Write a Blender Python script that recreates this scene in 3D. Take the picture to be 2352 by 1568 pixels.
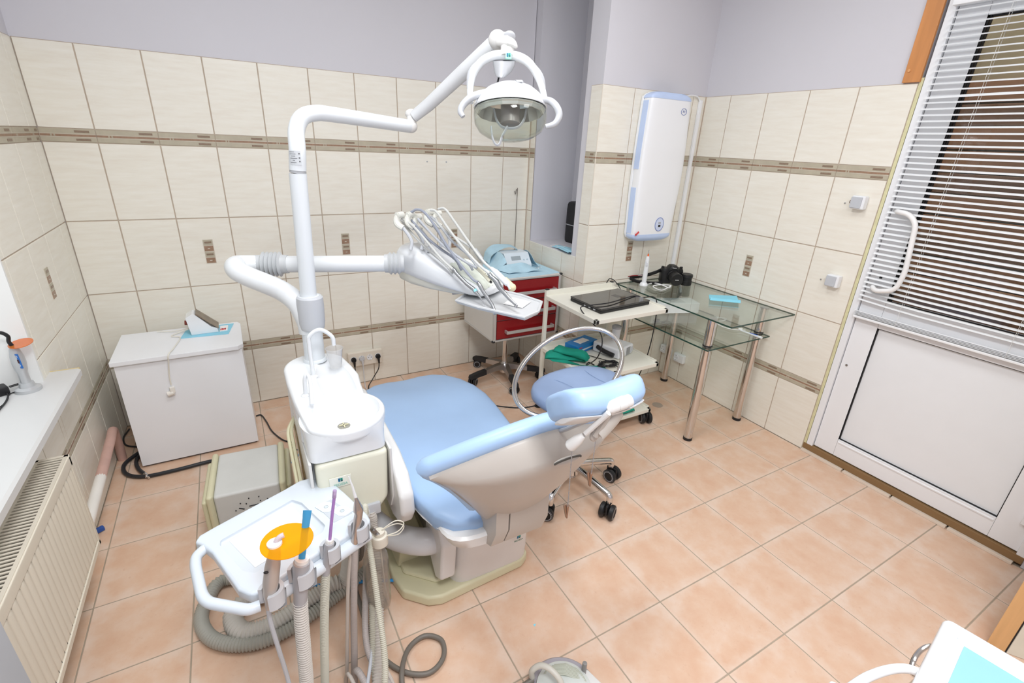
import bpy, bmesh, math, random
from mathutils import Vector as V, Matrix as M, Quaternion as Q

# ------------------------------------------------------------------ camera, world, lights, exposure
for o in list(bpy.data.objects):
    bpy.data.objects.remove(o, do_unlink=True)
SC = bpy.context.scene
COL = SC.collection
FPX = 1108.3156
CAM = V((0.7588440, -3.2093642, 1.6397652))
RT = V((0.8704549, -0.4902797, 0.0439780))
FW = V((0.4687140, 0.7982303, -0.3783327))
UP = V((0.1503843, 0.3499347, 0.9246244))
cd = bpy.data.cameras.new('camera')
cam = bpy.data.objects.new('camera', cd); COL.objects.link(cam)
cd.sensor_fit = 'HORIZONTAL'; cd.sensor_width = 36.0; cd.lens = FPX / 2352 * 36.0
cd.clip_start = 0.02; cd.clip_end = 100
cam.matrix_world = M(((RT.x, UP.x, -FW.x, CAM.x), (RT.y, UP.y, -FW.y, CAM.y), (RT.z, UP.z, -FW.z, CAM.z), (0, 0, 0, 1)))
SC.camera = cam

W = bpy.data.worlds.new('daylight'); SC.world = W; W.use_nodes = True
wn = W.node_tree.nodes; wl = W.node_tree.links
wb = wn['Background']; wb.inputs[0].default_value = (0.86, 0.93, 1.0, 1); wb.inputs[1].default_value = 1.9

CEIL = 2.95
def area(name, loc, rot, sx, sy, power, col=(1, 1, 1)):
    l = bpy.data.lights.new(name, 'AREA'); l.shape = 'RECTANGLE'; l.size = sx; l.size_y = sy
    l.energy = power; l.color = col
    o = bpy.data.objects.new(name, l); COL.objects.link(o); o.location = loc; o.rotation_euler = rot
    return o
# daylight through the window on the left, and the ceiling luminaires (their housings are built below)
area('window_daylight', (-0.42, -1.75, 1.45), (0, math.radians(-90), 0), 1.5, 1.6, 2, (0.92, 0.96, 1.0))
LUM = [(1.0, -1.75), (2.25, -1.75), (1.0, -3.45), (2.25, -3.45)]
LP = [17, 11, 38, 14]
for (lx, ly), pw in zip(LUM, LP):
    area('ceiling_tube_light', (lx, ly, CEIL - 0.075), (0, 0, 0), 0.58, 0.58, pw, (0.97, 0.985, 1.0))
vs = SC.view_settings
SC.display_settings.display_device = 'sRGB'
vs.view_transform = 'Standard'; vs.look = 'None'; vs.gamma = 1.0; vs.use_curve_mapping = False
vs.exposure = 0.15

# ------------------------------------------------------------------ pixel -> point helpers (2352 x 1568 frame)
def ray(x, y):
    return FW + RT * ((x - 1176) / FPX) - UP * ((y - 784) / FPX)
def PX(x, y, v): d = ray(x, y); return CAM + d * ((v - CAM.x) / d.x)
def PY(x, y, v): d = ray(x, y); return CAM + d * ((v - CAM.y) / d.y)
def PZ(x, y, v): d = ray(x, y); return CAM + d * ((v - CAM.z) / d.z)
def PD(x, y, v): return CAM + ray(x, y) * v
def PV(x, y, b):
    d = ray(x, y); h = V((b[0] - CAM.x, b[1] - CAM.y)).length
    return CAM + d * (h / V((d.x, d.y)).length)

# ------------------------------------------------------------------ materials
MATS = {}
def lin(c):
    r = []
    for v in c[:3]:
        v /= 255.0
        r.append(v / 12.92 if v <= 0.04045 else ((v + 0.055) / 1.055) ** 2.4)
    return tuple(r) + (1.0,)
def mat(name, col, rough=0.5, metal=0.0, var=0.04, scale=8.0, bump=0.0, bscale=60.0, trans=0.0, ior=1.45, coat=0.0, emit=None, estr=0.0, stretch=None, alpha=1.0, sss=0.0):
    """procedural principled material: colour with gentle noise variation, optional noise relief"""
    if name in MATS: return MATS[name]
    m = bpy.data.materials.new(name); m.use_nodes = True
    nt = m.node_tree; N = nt.nodes; L = nt.links
    b = N['Principled BSDF']
    b.inputs['Roughness'].default_value = rough; b.inputs['Metallic'].default_value = metal
    b.inputs['IOR'].default_value = ior
    if trans: b.inputs['Transmission Weight'].default_value = trans
    if coat: b.inputs['Coat Weight'].default_value = coat; b.inputs['Coat Roughness'].default_value = 0.1
    if alpha < 1: b.inputs['Alpha'].default_value = alpha
    if emit: b.inputs['Emission Color'].default_value = lin(emit); b.inputs['Emission Strength'].default_value = estr
    tc = N.new('ShaderNodeTexCoord'); mp = N.new('ShaderNodeMapping')
    if stretch: mp.inputs['Scale'].default_value = stretch
    L.new(tc.outputs['Object'], mp.inputs['Vector'])
    nz = N.new('ShaderNodeTexNoise'); nz.inputs['Scale'].default_value = scale; nz.inputs['Detail'].default_value = 4
    L.new(mp.outputs[0], nz.inputs['Vector'])
    rp = N.new('ShaderNodeValToRGB')
    c = lin(col)
    rp.color_ramp.elements[0].position = 0.3; rp.color_ramp.elements[1].position = 0.7
    rp.color_ramp.elements[0].color = tuple(v * (1 - var) for v in c[:3]) + (1,)
    rp.color_ramp.elements[1].color = tuple(min(1, v * (1 + var)) for v in c[:3]) + (1,)
    L.new(nz.outputs['Fac'], rp.inputs[0]); L.new(rp.outputs[0], b.inputs['Base Color'])
    if bump:
        n2 = N.new('ShaderNodeTexNoise'); n2.inputs['Scale'].default_value = bscale; n2.inputs['Detail'].default_value = 3
        L.new(mp.outputs[0], n2.inputs['Vector'])
        bp = N.new('ShaderNodeBump'); bp.inputs['Strength'].default_value = bump; bp.inputs['Distance'].default_value = 0.002
        L.new(n2.outputs['Fac'], bp.inputs['Height']); L.new(bp.outputs[0], b.inputs['Normal'])
    MATS[name] = m
    return m

def tile_mat(name, base, dark, light, scale, stretch, rough, spots=None, bump=0.0, rim=None):
    """tile whose clouding is offset per piece by the object's random number"""
    m = bpy.data.materials.new(name); m.use_nodes = True
    nt = m.node_tree; N = nt.nodes; L = nt.links; b = N['Principled BSDF']
    b.inputs['Roughness'].default_value = rough
    tc = N.new('ShaderNodeTexCoord'); oi = N.new('ShaderNodeObjectInfo')
    mul = N.new('ShaderNodeMath'); mul.operation = 'MULTIPLY'; mul.inputs[1].default_value = 37.0
    L.new(oi.outputs['Random'], mul.inputs[0])
    add = N.new('ShaderNodeVectorMath'); add.operation = 'ADD'
    L.new(tc.outputs['Object'], add.inputs[0]); L.new(mul.outputs[0], add.inputs[1])
    mp = N.new('ShaderNodeMapping'); mp.inputs['Scale'].default_value = stretch
    L.new(add.outputs[0], mp.inputs['Vector'])
    nz = N.new('ShaderNodeTexNoise'); nz.inputs['Scale'].default_value = scale; nz.inputs['Detail'].default_value = 6; nz.inputs['Roughness'].default_value = 0.62
    L.new(mp.outputs[0], nz.inputs['Vector'])
    rp = N.new('ShaderNodeValToRGB'); e = rp.color_ramp.elements
    e[0].position = 0.28; e[0].color = lin(dark); e[1].position = 0.74; e[1].color = lin(light)
    k = e.new(0.5); k.color = lin(base)
    L.new(nz.outputs['Fac'], rp.inputs[0])
    out = rp.outputs[0]
    if spots:
        n2 = N.new('ShaderNodeTexNoise'); n2.inputs['Scale'].default_value = scale * 4.5; n2.inputs['Detail'].default_value = 5; n2.inputs['Roughness'].default_value = 0.7
        L.new(mp.outputs[0], n2.inputs['Vector'])
        r2 = N.new('ShaderNodeValToRGB'); r2.color_ramp.elements[0].position = 0.60; r2.color_ramp.elements[1].position = 0.72
        L.new(n2.outputs['Fac'], r2.inputs[0])
        mx = N.new('ShaderNodeMix'); mx.data_type = 'RGBA'; mx.inputs['B'].default_value = lin(spots)
        sc = N.new('ShaderNodeMath'); sc.operation = 'MULTIPLY'; sc.inputs[1].default_value = 0.55
        L.new(r2.outputs[0], sc.inputs[0])
        L.new(sc.outputs[0], mx.inputs['Factor']); L.new(out, mx.inputs['A']); out = mx.outputs['Result']
    if rim:      # pale printed margin along the tile's edges, ragged by the clouding
        sx = N.new('ShaderNodeSeparateXYZ'); L.new(tc.outputs['Object'], sx.inputs[0])
        ab = []
        for k in (0, 1):
            a = N.new('ShaderNodeMath'); a.operation = 'ABSOLUTE'; L.new(sx.outputs[k], a.inputs[0]); ab.append(a)
        mxm = N.new('ShaderNodeMath'); mxm.operation = 'MAXIMUM'; L.new(ab[0].outputs[0], mxm.inputs[0]); L.new(ab[1].outputs[0], mxm.inputs[1])
        wob = N.new('ShaderNodeMath'); wob.operation = 'MULTIPLY_ADD'; wob.inputs[1].default_value = 0.10; L.new(nz.outputs['Fac'], wob.inputs[0]); L.new(mxm.outputs[0], wob.inputs[2])
        r3 = N.new('ShaderNodeMapRange'); r3.inputs['From Min'].default_value = 0.165; r3.inputs['From Max'].default_value = 0.225; r3.inputs['To Max'].default_value = 0.75
        L.new(wob.outputs[0], r3.inputs['Value'])
        m3 = N.new('ShaderNodeMix'); m3.data_type = 'RGBA'; m3.inputs['B'].default_value = lin(rim)
        L.new(r3.outputs[0], m3.inputs['Factor']); L.new(out, m3.inputs['A']); out = m3.outputs['Result']
    L.new(out, b.inputs['Base Color'])
    if bump:
        bp = N.new('ShaderNodeBump'); bp.inputs['Strength'].default_value = bump; bp.inputs['Distance'].default_value = 0.0015
        L.new(nz.outputs['Fac'], bp.inputs['Height']); L.new(bp.outputs[0], b.inputs['Normal'])
    MATS[name] = m
    return m

def glass_mat(name, tint, rough=0.0, ior=1.45, haze=0.0):
    """clear sheet: tinted transparency with a Fresnel gloss, optionally a little milky"""
    if name in MATS: return MATS[name]
    m = bpy.data.materials.new(name); m.use_nodes = True
    N = m.node_tree.nodes; L = m.node_tree.links
    b = N['Principled BSDF']; out = N['Material Output']
    nz = N.new('ShaderNodeTexNoise'); nz.inputs['Scale'].default_value = 3
    rp = N.new('ShaderNodeValToRGB'); t = lin(tint)
    rp.color_ramp.elements[0].color = tuple(v * 0.985 for v in t[:3]) + (1,); rp.color_ramp.elements[1].color = t
    L.new(nz.outputs['Fac'], rp.inputs[0])
    tr = N.new('ShaderNodeBsdfTransparent'); L.new(rp.outputs[0], tr.inputs[0]); L.new(rp.outputs[0], b.inputs['Base Color'])
    b.inputs['Roughness'].default_value = 0.3
    gl = N.new('ShaderNodeBsdfGlossy'); gl.inputs['Roughness'].default_value = rough
    lw = N.new('ShaderNodeLayerWeight'); lw.inputs['Blend'].default_value = 0.5
    pw = N.new('ShaderNodeMath'); pw.operation = 'POWER'; pw.inputs[1].default_value = 4.0; L.new(lw.outputs['Facing'], pw.inputs[0])
    f0 = ((ior - 1) / (ior + 1)) ** 2
    fr = N.new('ShaderNodeMath'); fr.operation = 'MULTIPLY_ADD'; fr.inputs[1].default_value = 0.8; fr.inputs[2].default_value = f0; L.new(pw.outputs[0], fr.inputs[0])
    mx = N.new('ShaderNodeMixShader'); mx.inputs[0].default_value = haze
    L.new(tr.outputs[0], mx.inputs[1]); L.new(b.outputs[0], mx.inputs[2])
    m2 = N.new('ShaderNodeMixShader'); L.new(fr.outputs[0], m2.inputs[0]); L.new(mx.outputs[0], m2.inputs[1]); L.new(gl.outputs[0], m2.inputs[2])
    L.new(m2.outputs[0], out.inputs[0])
    MATS[name] = m
    return m

# ------------------------------------------------------------------ mesh builder
def frame(x, y=None):
    """3x3 with local X along x and local Y near y"""
    x = V(x).normalized()
    y = V(y) if y is not None else (V((0, 0, 1)) if abs(x.z) < 0.9 else V((0, 1, 0)))
    z = x.cross(y).normalized(); y = z.cross(x)
    return M((x, y, z)).transposed()
def rz(a): return M.Rotation(a, 3, 'Z')
def crom(P, k, closed=False):
    P = [V(p) for p in P]; n = len(P); out = []
    for i in range(n if closed else n - 1):
        if closed: a, b, c, d = P[(i - 1) % n], P[i], P[(i + 1) % n], P[(i + 2) % n]
        else:
            b, c = P[i], P[i + 1]
            a = P[i - 1] if i else b * 2 - c
            d = P[i + 2] if i + 2 < n else c * 2 - b
        for j in range(k):
            t = j / k
            out.append(0.5 * ((2 * b) + (c - a) * t + (2 * a - 5 * b + 4 * c - d) * t * t + (3 * b - a - 3 * c + d) * t ** 3))
    if not closed: out.append(P[-1])
    return out
def fillet(P, r, k=5):
    """round the corners of a polyline"""
    P = [V(p) for p in P]; out = [P[0]]
    for i in range(1, len(P) - 1):
        a, b, c = P[i - 1], P[i], P[i + 1]
        u = (a - b); w = (c - b); rr = min(r, u.length * 0.49, w.length * 0.49)
        s = b + u.normalized() * rr; e = b + w.normalized() * rr
        for j in range(k + 1):
            t = j / k
            out.append(s * (1 - t) ** 2 + b * 2 * t * (1 - t) + e * t * t)
    out.append(P[-1]); return out
class G:
    def __init__(s): s.v = []; s.f = []; s.m = []; s.mi = 0
    def mm(s, i): s.mi = i; return s
    def raw(s, vs, fs):
        o = len(s.v); s.v += [V(p) for p in vs]
        for f in fs: s.f.append([i + o for i in f]); s.m.append(s.mi)
        return s
    def bm(s, b, T=None):
        b.verts.index_update()
        s.raw([(T @ v.co if T else v.co.copy()) for v in b.verts], [[v.index for v in f.verts] for f in b.faces]); b.free(); return s
    def box(s, c, d, rot=None, bev=0.0, seg=2):
        b = bmesh.new(); bmesh.ops.create_cube(b, size=1.0)
        for v in b.verts: v.co = V((v.co.x * d[0], v.co.y * d[1], v.co.z * d[2]))
        if bev: bmesh.ops.bevel(b, geom=b.edges[:], offset=min(bev, min(d) * 0.49), segments=seg, affect='EDGES', profile=0.5)
        R = rot if rot is not None else M.Identity(3)
        for v in b.verts: v.co = R @ v.co + V(c)
        return s.bm(b)
    def bb(s, a, b, bev=0.0, seg=2):
        a = V(a); b = V(b); return s.box((a + b) / 2, [abs(b[i] - a[i]) for i in range(3)], None, bev, seg)
    def prism(s, pts, vec, bev=0.0, seg=2):
        """closed polygon extruded by vec"""
        b = bmesh.new(); n = len(pts); vec = V(vec)
        lo = [b.verts.new(V(p)) for p in pts]; hi = [b.verts.new(V(p) + vec) for p in pts]
        b.faces.new(lo[::-1]); b.faces.new(hi)
        for i in range(n): b.faces.new((lo[i], lo[(i + 1) % n], hi[(i + 1) % n], hi[i]))
        bmesh.ops.recalc_face_normals(b, faces=b.faces[:])
        if bev:
            es = [e for e in b.edges if e.calc_face_angle(0) > 0.5]
            bmesh.ops.bevel(b, geom=es, offset=bev, segments=seg, affect='EDGES', profile=0.5, clamp_overlap=True)
        return s.bm(b)
    def loft(s, rings, caps=True, closed=True, loop=False):
        n = len(rings[0]); vs = [p for r in rings for p in r]; fs = []
        for i in range(len(rings) - (0 if loop else 1)):
            i2 = (i + 1) % len(rings)
            for j in range(n if closed else n - 1):
                k = (j + 1) % n
                fs.append((i * n + j, i * n + k, i2 * n + k, i2 * n + j))
        if caps and not loop:
            fs.append(tuple(range(n))[::-1]); fs.append(tuple((len(rings) - 1) * n + j for j in range(n)))
        return s.raw(vs, fs)
    def tube(s, pts, r, n=10, k=0, closed=False, caps=True, rf=None, flat=None, up=None):
        P = crom(pts, k, closed) if k else [V(p) for p in pts]
        m = len(P); rings = []; prev = None
        for i in range(m):
            if closed: t = P[(i + 1) % m] - P[i - 1]
            else: t = P[min(i + 1, m - 1)] - P[max(i - 1, 0)]
            t = t.normalized() if t.length > 1e-9 else V((0, 0, 1))
            if prev is None:
                u = V(up) if up else (V((0, 0, 1)) if abs(t.z) < 0.9 else V((1, 0, 0)))
            else: u = prev
            x = (u - t * u.dot(t))
            if x.length < 1e-6: x = t.orthogonal()
            x = x.normalized(); y = t.cross(x); prev = x
            rr = rf(i / max(1, m - 1)) if rf else r
            fx = flat if flat else 1.0
            rings.append([P[i] + (x * math.cos(a) * rr * fx + y * math.sin(a) * rr) for a in [2 * math.pi * j / n for j in range(n)]])
        return s.loft(rings, caps=caps and not closed, loop=closed)
    def cyl(s, a, b, r, r2=None, n=24, bev=0.0):
        a = V(a); b = V(b); r2 = r if r2 is None else r2
        if bev:
            h = (b - a).length
            return s.lathe([(0, 0), (r - bev, 0), (r - bev * .3, bev * .3), (r, bev), (r2, h - bev), (r2 - bev * .3, h - bev * .3), (r2 - bev, h), (0, h)], a, b - a, n)
        return s.tube([a, b], r, n, rf=lambda t: r + (r2 - r) * t)
    def lathe(s, prof, c, axis=(0, 0, 1), n=24, sx=1.0, sy=1.0, xref=None):
        F = frame(axis, xref)      # local X = axis
        c = V(c); rings = []
        for r, h in prof:
            rings.append([c + F @ V((h, math.cos(a) * max(r, 1e-5) * sx, math.sin(a) * max(r, 1e-5) * sy)) for a in [2 * math.pi * j / n for j in range(n)]])
        return s.loft(rings, caps=False)
    def ell(s, c, r, rot=None, n=20, m=12):
        R = rot if rot is not None else M.Identity(3); rings = []
        for i in range(m + 1):
            p = math.pi * i / m
            rings.append([V(c) + R @ V((r[0] * max(math.sin(p), 1e-4) * math.cos(2 * math.pi * j / n), r[1] * max(math.sin(p), 1e-4) * math.sin(2 * math.pi * j / n), -r[2] * math.cos(p))) for j in range(n)])
        return s.loft(rings, caps=False)
    def grid(s, fn, nu, nv, thick=0.0):
        vs = [fn(i / nu, j / nv) for i in range(nu + 1) for j in range(nv + 1)]
        fs = [(i * (nv + 1) + j, (i + 1) * (nv + 1) + j, (i + 1) * (nv + 1) + j + 1, i * (nv + 1) + j + 1) for i in range(nu) for j in range(nv)]
        if not thick: return s.raw(vs, fs)
        b = bmesh.new(); bv = [b.verts.new(V(p)) for p in vs]
        for f in fs: b.faces.new([bv[i] for i in f])
        bmesh.ops.recalc_face_normals(b, faces=b.faces[:])
        bmesh.ops.solidify(b, geom=b.faces[:], thickness=thick)
        return s.bm(b)
    def mesh(s, name, mats, sharp=35.0, org=None):
        xs = [p.x for p in s.v]; ys = [p.y for p in s.v]; zs = [p.z for p in s.v]
        o = V(((min(xs) + max(xs)) / 2, (min(ys) + max(ys)) / 2, min(zs))) if org is None else V(org)
        me = bpy.data.meshes.new(name); me.from_pydata([p - o for p in s.v], [], s.f)
        if not isinstance(mats, (list, tuple)): mats = [mats]
        for m in mats: me.materials.append(m)
        me.polygons.foreach_set('material_index', s.m)
        me.polygons.foreach_set('use_smooth', [True] * len(s.f))
        b = bmesh.new(); b.from_mesh(me); bmesh.ops.remove_doubles(b, verts=b.verts[:], dist=1e-6); bmesh.ops.recalc_face_normals(b, faces=b.faces[:]); b.to_mesh(me); b.free()
        me.set_sharp_from_angle(angle=math.radians(sharp)); me.update()
        return me, o
    def obj(s, name, mats, parent=None, sharp=35.0, org=None, **tags):
        me, o = s.mesh(name, mats, sharp, org)
        ob = link(name, me, o, parent, **tags)
        wn_m = ob.modifiers.new('weighted', 'WEIGHTED_NORMAL'); wn_m.keep_sharp = True
        return ob
WLOC = {}
def link(name, data, loc, parent=None, rot=None, **tags):
    o = bpy.data.objects.new(name, data); COL.objects.link(o)
    o.location = loc; WLOC[o.name] = V(loc)
    if rot is not None: o.rotation_euler = rot
    if parent is not None:
        o.parent = parent; o.matrix_parent_inverse = M.Translation(-WLOC[parent.name])
    for k, v in tags.items(): o['category' if k == 'cat' else k] = v
    return o
def thing(name, label, cat, loc, group=None):
    t = {'label': label, 'cat': cat}
    if group: t['group'] = group
    o = link(name, None, V(loc), None, **t); o.empty_display_size = 0.05
    return o
def text(name, s, size, loc, F, m, parent, depth=0.0004, align='CENTER'):
    """lettering as a thin mesh: local X reads along F's x, local Y is up"""
    cu = bpy.data.curves.new(name, 'FONT'); cu.body = s; cu.size = size; cu.align_x = align; cu.align_y = 'CENTER'; cu.extrude = depth; cu.resolution_u = 3
    t = bpy.data.objects.new(name, cu); COL.objects.link(t)
    dg = bpy.context.evaluated_depsgraph_get(); dg.update()
    me = bpy.data.meshes.new_from_object(t.evaluated_get(dg)); me.name = name
    bpy.data.objects.remove(t, do_unlink=True); bpy.data.curves.remove(cu)
    me.materials.clear(); me.materials.append(m)
    me.transform(F.to_4x4())
    return link(name, me, V(loc), parent)

# ------------------------------------------------------------------ shared materials
tilec = tile_mat('wall_tile', (240, 236, 224), (236, 230, 217), (244, 241, 231), 6.0, (1.2, 1, 9), 0.32, spots=(246, 243, 238), bump=0.05)
tilef = tile_mat('floor_tile', (221, 187, 161), (216, 176, 148), (226, 200, 180), 11.0, (1, 1, 1), 0.42, spots=(206, 166, 140), bump=0.12, rim=(228, 208, 192))
grout = mat('wall_grout', (190, 175, 159), 0.9, var=0.06, scale=20)
groutf = mat('floor_grout', (170, 156, 138), 0.9, var=0.1, scale=14)
paint = mat('lilac_paint', (214, 213, 219), 0.75, var=0.015, scale=1.5, bump=0.03, bscale=180)
whitep = mat('white_paint', (240, 240, 238), 0.7, var=0.02, scale=2)
bkh = mat('border_khaki', (186, 178, 158), 0.35, var=0.06, scale=30)
bdk = mat('border_bar', (142, 122, 104), 0.3, var=0.2, scale=60, stretch=(1, 1, 6))
bbr = mat('border_brown', (158, 128, 106), 0.3, var=0.15, scale=50)
blt = mat('border_line', (214, 206, 192), 0.35)
pvc = mat('white_pvc', (240, 242, 245), 0.35, var=0.01, scale=3)
gasket = mat('black_gasket', (24, 24, 26), 0.6)
wood = mat('orange_wood', (205, 140, 84), 0.45, var=0.12, scale=5, stretch=(6, 6, 0.5))
clear = glass_mat('window_glass', (250, 252, 252))
chrome = mat('chrome', (214, 212, 210), 0.12, 1.0, var=0.02)
steel = mat('brushed_steel', (190, 190, 192), 0.3, 1.0, var=0.05, scale=40)
blackp = mat('black_plastic', (28, 28, 30), 0.45, var=0.1)
blackr = mat('black_rubber', (36, 36, 38), 0.6, var=0.12)
white = mat('white_enamel', (234, 237, 240), 0.22, var=0.008, coat=0.3)

XL, XN, XR, YA, YF = 0.041, 2.715, 3.575, -0.762, -4.75
ZT, Z1, Z2, Z3, Z4, Z5, Z6 = 1.9785, 1.6151, 1.5552, 1.1846, 0.8049, 0.4289, 0.3732
ST = 'structure'

# ------------------------------------------------------------------ floor
floor = G().bb((XL - .3, YF, -0.06), (XR + .3, 0.2, -0.0015)).obj('floor', groutf, kind=ST)
tcache = {}
def tile_mesh(kind, w, h):
    key = (kind, round(w, 4), round(h, 4))
    if key in tcache: return tcache[key]
    g = G()
    if kind == 'floor':
        g.box((0, 0, -0.004), (w, h, 0.008), bev=0.0012, seg=1); me, _ = g.mesh('tile', tilef, org=(0, 0, 0))
    elif kind == 'tile':
        g.box((0, 0.004, 0), (w, 0.008, h), bev=0.001, seg=1); me, _ = g.mesh('tile', tilec, org=(0, 0, 0))
    else:
        g.box((0, 0.004, 0), (w, 0.008, h), bev=0.0008, seg=1)
        e = 0.0012
        g.mm(2).bb((-w / 2, -e * .5, -.0045), (w / 2, .002, .0045))
        g.mm(3).bb((-w / 2, -e * .6, .0055), (w / 2, .002, .0075)).bb((-w / 2, -e * .6, -.0075), (w / 2, .002, -.0055))
        if w > 0.09:
            L = min(.056, w * .3); x1 = w / 2 - .022
            for z in (.0185, -.0185): g.mm(1).bb((x1 - L, -e, z - .0048), (x1, .002, z + .0048))
            for x in (-w * .12, -w * .12 + .012): g.mm(0).bb((x - w * .2, -e, -.004), (x - w * .2 + .006, .002, .004))
        me, _ = g.mesh('border_tile', [bkh, bdk, bbr, blt], org=(0, 0, 0))
    tcache[key] = me
    return me
FS, FX, FY, GAP = 0.3163, 1.6867, -2.0206, 0.0045
for a in range(-6, 6):
    x0 = max(FX + a * FS, XL); x1 = min(FX + (a + 1) * FS, XR)
    if x1 - x0 < .02: continue
    for b in range(-7, 7):
        y1 = min(FY - b * FS, 0.0); y0 = max(FY - (b + 1) * FS, YF)
        if y1 - y0 < .02: continue
        link('tile', tile_mesh('floor', x1 - x0 - GAP, y1 - y0 - GAP), ((x0 + x1) / 2, (y0 + y1) / 2, 0), floor)

# ------------------------------------------------------------------ walls
def tiles(wall, o, ang, us, rows, skip=None):
    """us: joint positions along the wall's own u axis from point o; rows: (z0, z1, kind)"""
    u = V((math.cos(ang), math.sin(ang), 0))
    for i in range(len(us) - 1):
        for z0, z1, kind in rows:
            if skip and skip(us[i], us[i + 1], z0, z1): continue
            w = us[i + 1] - us[i]
            gx = .0056 if kind == 'tile' else .003
            me = tile_mesh(kind, w - gx, (z1 - z0) - (.0056 if kind == 'tile' else .0025))
            p = V(o) + u * ((us[i] + us[i + 1]) / 2); p.z = (z0 + z1) / 2
            link('tile' if kind == 'tile' else 'border_tile', me, p, wall, rot=(0, 0, ang))
ROWS = [(0, Z6, 'tile'), (Z6, Z5, 'border'), (Z5, Z4, 'tile'), (Z4, Z3, 'tile'), (Z3, Z2, 'tile'), (Z2, Z1, 'border'), (Z1, ZT, 'tile')]
def decor(wall, p, ang):
    """little four-cell inlay set into a tile"""
    g = G(); w, h = .05, .135
    g.bb((-w / 2, -.0015, -h / 2), (w / 2, .004, h / 2))
    for i in range(4):
        z = h / 2 - (i + .5) * h / 4
        if i % 2 == 0:
            g.mm(1).bb((-w / 2 + .003, -.003, z - h / 8 + .002), (w / 2 - .003, .0, z + h / 8 - .002))
            g.mm(2).bb((-w / 2 + .008, -.0042, z - .004), (w / 2 - .008, .0, z + .006))
        else:
            g.mm(3).bb((-w / 2 + .003, -.003, z - h / 8 + .003), (w / 2 - .003, .0, z + h / 8 - .002))
            g.mm(4).bb((-.006, -.004, z - .002), (.006, 0, z + .002))
    me, _ = g.mesh('decor_inlay', [blt, bkh, bdk, bbr, blt], org=(0, 0, 0))
    link('decor_inlay', me, p, wall, rot=(0, 0, ang))

wb_ = G().bb((XL - .2, 0.005, 0), (XN, .2, CEIL)).obj('wall_back', paint, kind=ST)
G().bb((XL, .0025, 0), (XN, .02, ZT)).obj('grout_bed', grout, wb_)
tiles(wb_, (0, 0, 0), 0, [XL] + [k * .25 for k in range(1, 11)] + [XN], ROWS)
for x in (.625, 1.375, 2.125): decor(wb_, (x, 0, 1.0), 0)

G().bb((XL + .0005, -.0015, 0), (XL + .0022, .003, ZT)).obj('corner_joint', grout, wb_)
G().bb((XN - .0065, -.0065, 0), (XN + .003, .003, ZT)).obj('corner_joint', grout, wb_)
# left wall with the window opening
WY0, WY1, WZ0, WZ1 = -0.905, -2.45, 0.70, 2.25
g = G().bb((XL - .3, YF, 0), (XL - .005, 0.2, WZ0)).bb((XL - .3, WY0, WZ0), (XL - .005, .2, CEIL)).bb((XL - .3, YF, WZ0), (XL - .005, WY1, CEIL)).bb((XL - .3, WY1, WZ1), (XL - .005, WY0, CEIL))
wl_ = g.obj('wall_left', paint, kind=ST)
G().bb((XL - .02, WY0, 0), (XL - .0025, 0, ZT)).bb((XL - .02, -2.9, 0), (XL - .0025, WY0, WZ0 - .02)).obj('grout_bed', grout, wl_)
tiles(wl_, (XL, 0, 0), math.pi / 2, [WY0, -.87, -.62, -.37, -.12, 0], ROWS)
tiles(wl_, (XL, 0, 0), math.pi / 2, [-2.87 + .25 * i for i in range(8)] + [WY0], [(0, Z6, 'tile'), (Z6, Z5, 'border'), (Z5, WZ0 - .02, 'tile')])
decor(wl_, (XL, -.495, 1.0), math.pi / 2)
# window: white reveal, frame, glass, sill
g = G()
for a, b in (((WY0, WZ0), (WY0 - .012, WZ1)), ((WY1 + .012, WZ0), (WY1, WZ1)), ((WY0, WZ1 - .012), (WY1, WZ1))):
    g.bb((XL - .3, a[0], a[1]), (XL + .002, b[0], b[1]))
win = g.obj('window_1', whitep, kind=ST)
g = G()
xf = XL - .26
for y0, y1, z0, z1 in ((WY0 - .012, WY0 - .08, WZ0, WZ1), (WY1 + .08, WY1 + .012, WZ0, WZ1), (WY0, WY1, WZ0, WZ0 + .08), (WY0, WY1, WZ1 - .08, WZ1), ((WY0 + WY1) / 2 + .05, (WY0 + WY1) / 2 - .05, WZ0, WZ1)):
    g.bb((xf - .035, y0, z0), (xf + .035, y1, z1), .006)
g.obj('window_frame', pvc, win)
my = (WY0 + WY1) / 2
for y0, y1 in ((WY0 - .08, my + .05), (my - .05, WY1 + .08)):
    G().bb((xf - .006, y0, WZ0 + .08), (xf + .006, y1, WZ1 - .08)).obj('pane', clear, win)
SX = 0.135
sill = G().prism([(XL - .3, -.822, .680), (SX - .012, -.822, .680), (SX, -.822, .690), (SX, -.822, .714), (SX - .008, -.822, .7215), (XL - .3, -.822, .7215)], (0, -1.385, 0)).obj('window_sill', mat('sill_laminate', (214, 214, 213), 0.3, var=.008), win)
sill['label'] = 'white laminate window sill'
G().bb((XL, -.8215, .68), (SX - .004, -.816, .7225)).obj('end_cap', mat('old_sealant', (226, 205, 150), .6), sill)

# niche wall (short return facing left) with the deep lilac recess
NY0, NY1, NZ0 = -.066, -.656, .966
g = G().bb((XN + .005, NY0, 0), (3.2, .2, CEIL)).bb((XN + .005, YA + .012, 0), (3.1, NY1, CEIL)).bb((XN + .005, NY1, 0), (3.1, NY0, NZ0)).bb((3.08, NY1, NZ0), (3.2, NY0, CEIL))
wn_ = g.obj('wall_niche', paint, kind=ST)
G().bb((XN + .0025, NY0, 0), (XN + .01, 0, ZT)).bb((XN + .0025, YA + .004, 0), (XN + .01, NY1, ZT)).bb((XN + .0025, NY1, 0), (XN + .01, NY0, NZ0 - .004)).obj('grout_bed', grout, wn_)
def nskip(u0, u1, z0, z1): return False
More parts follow.
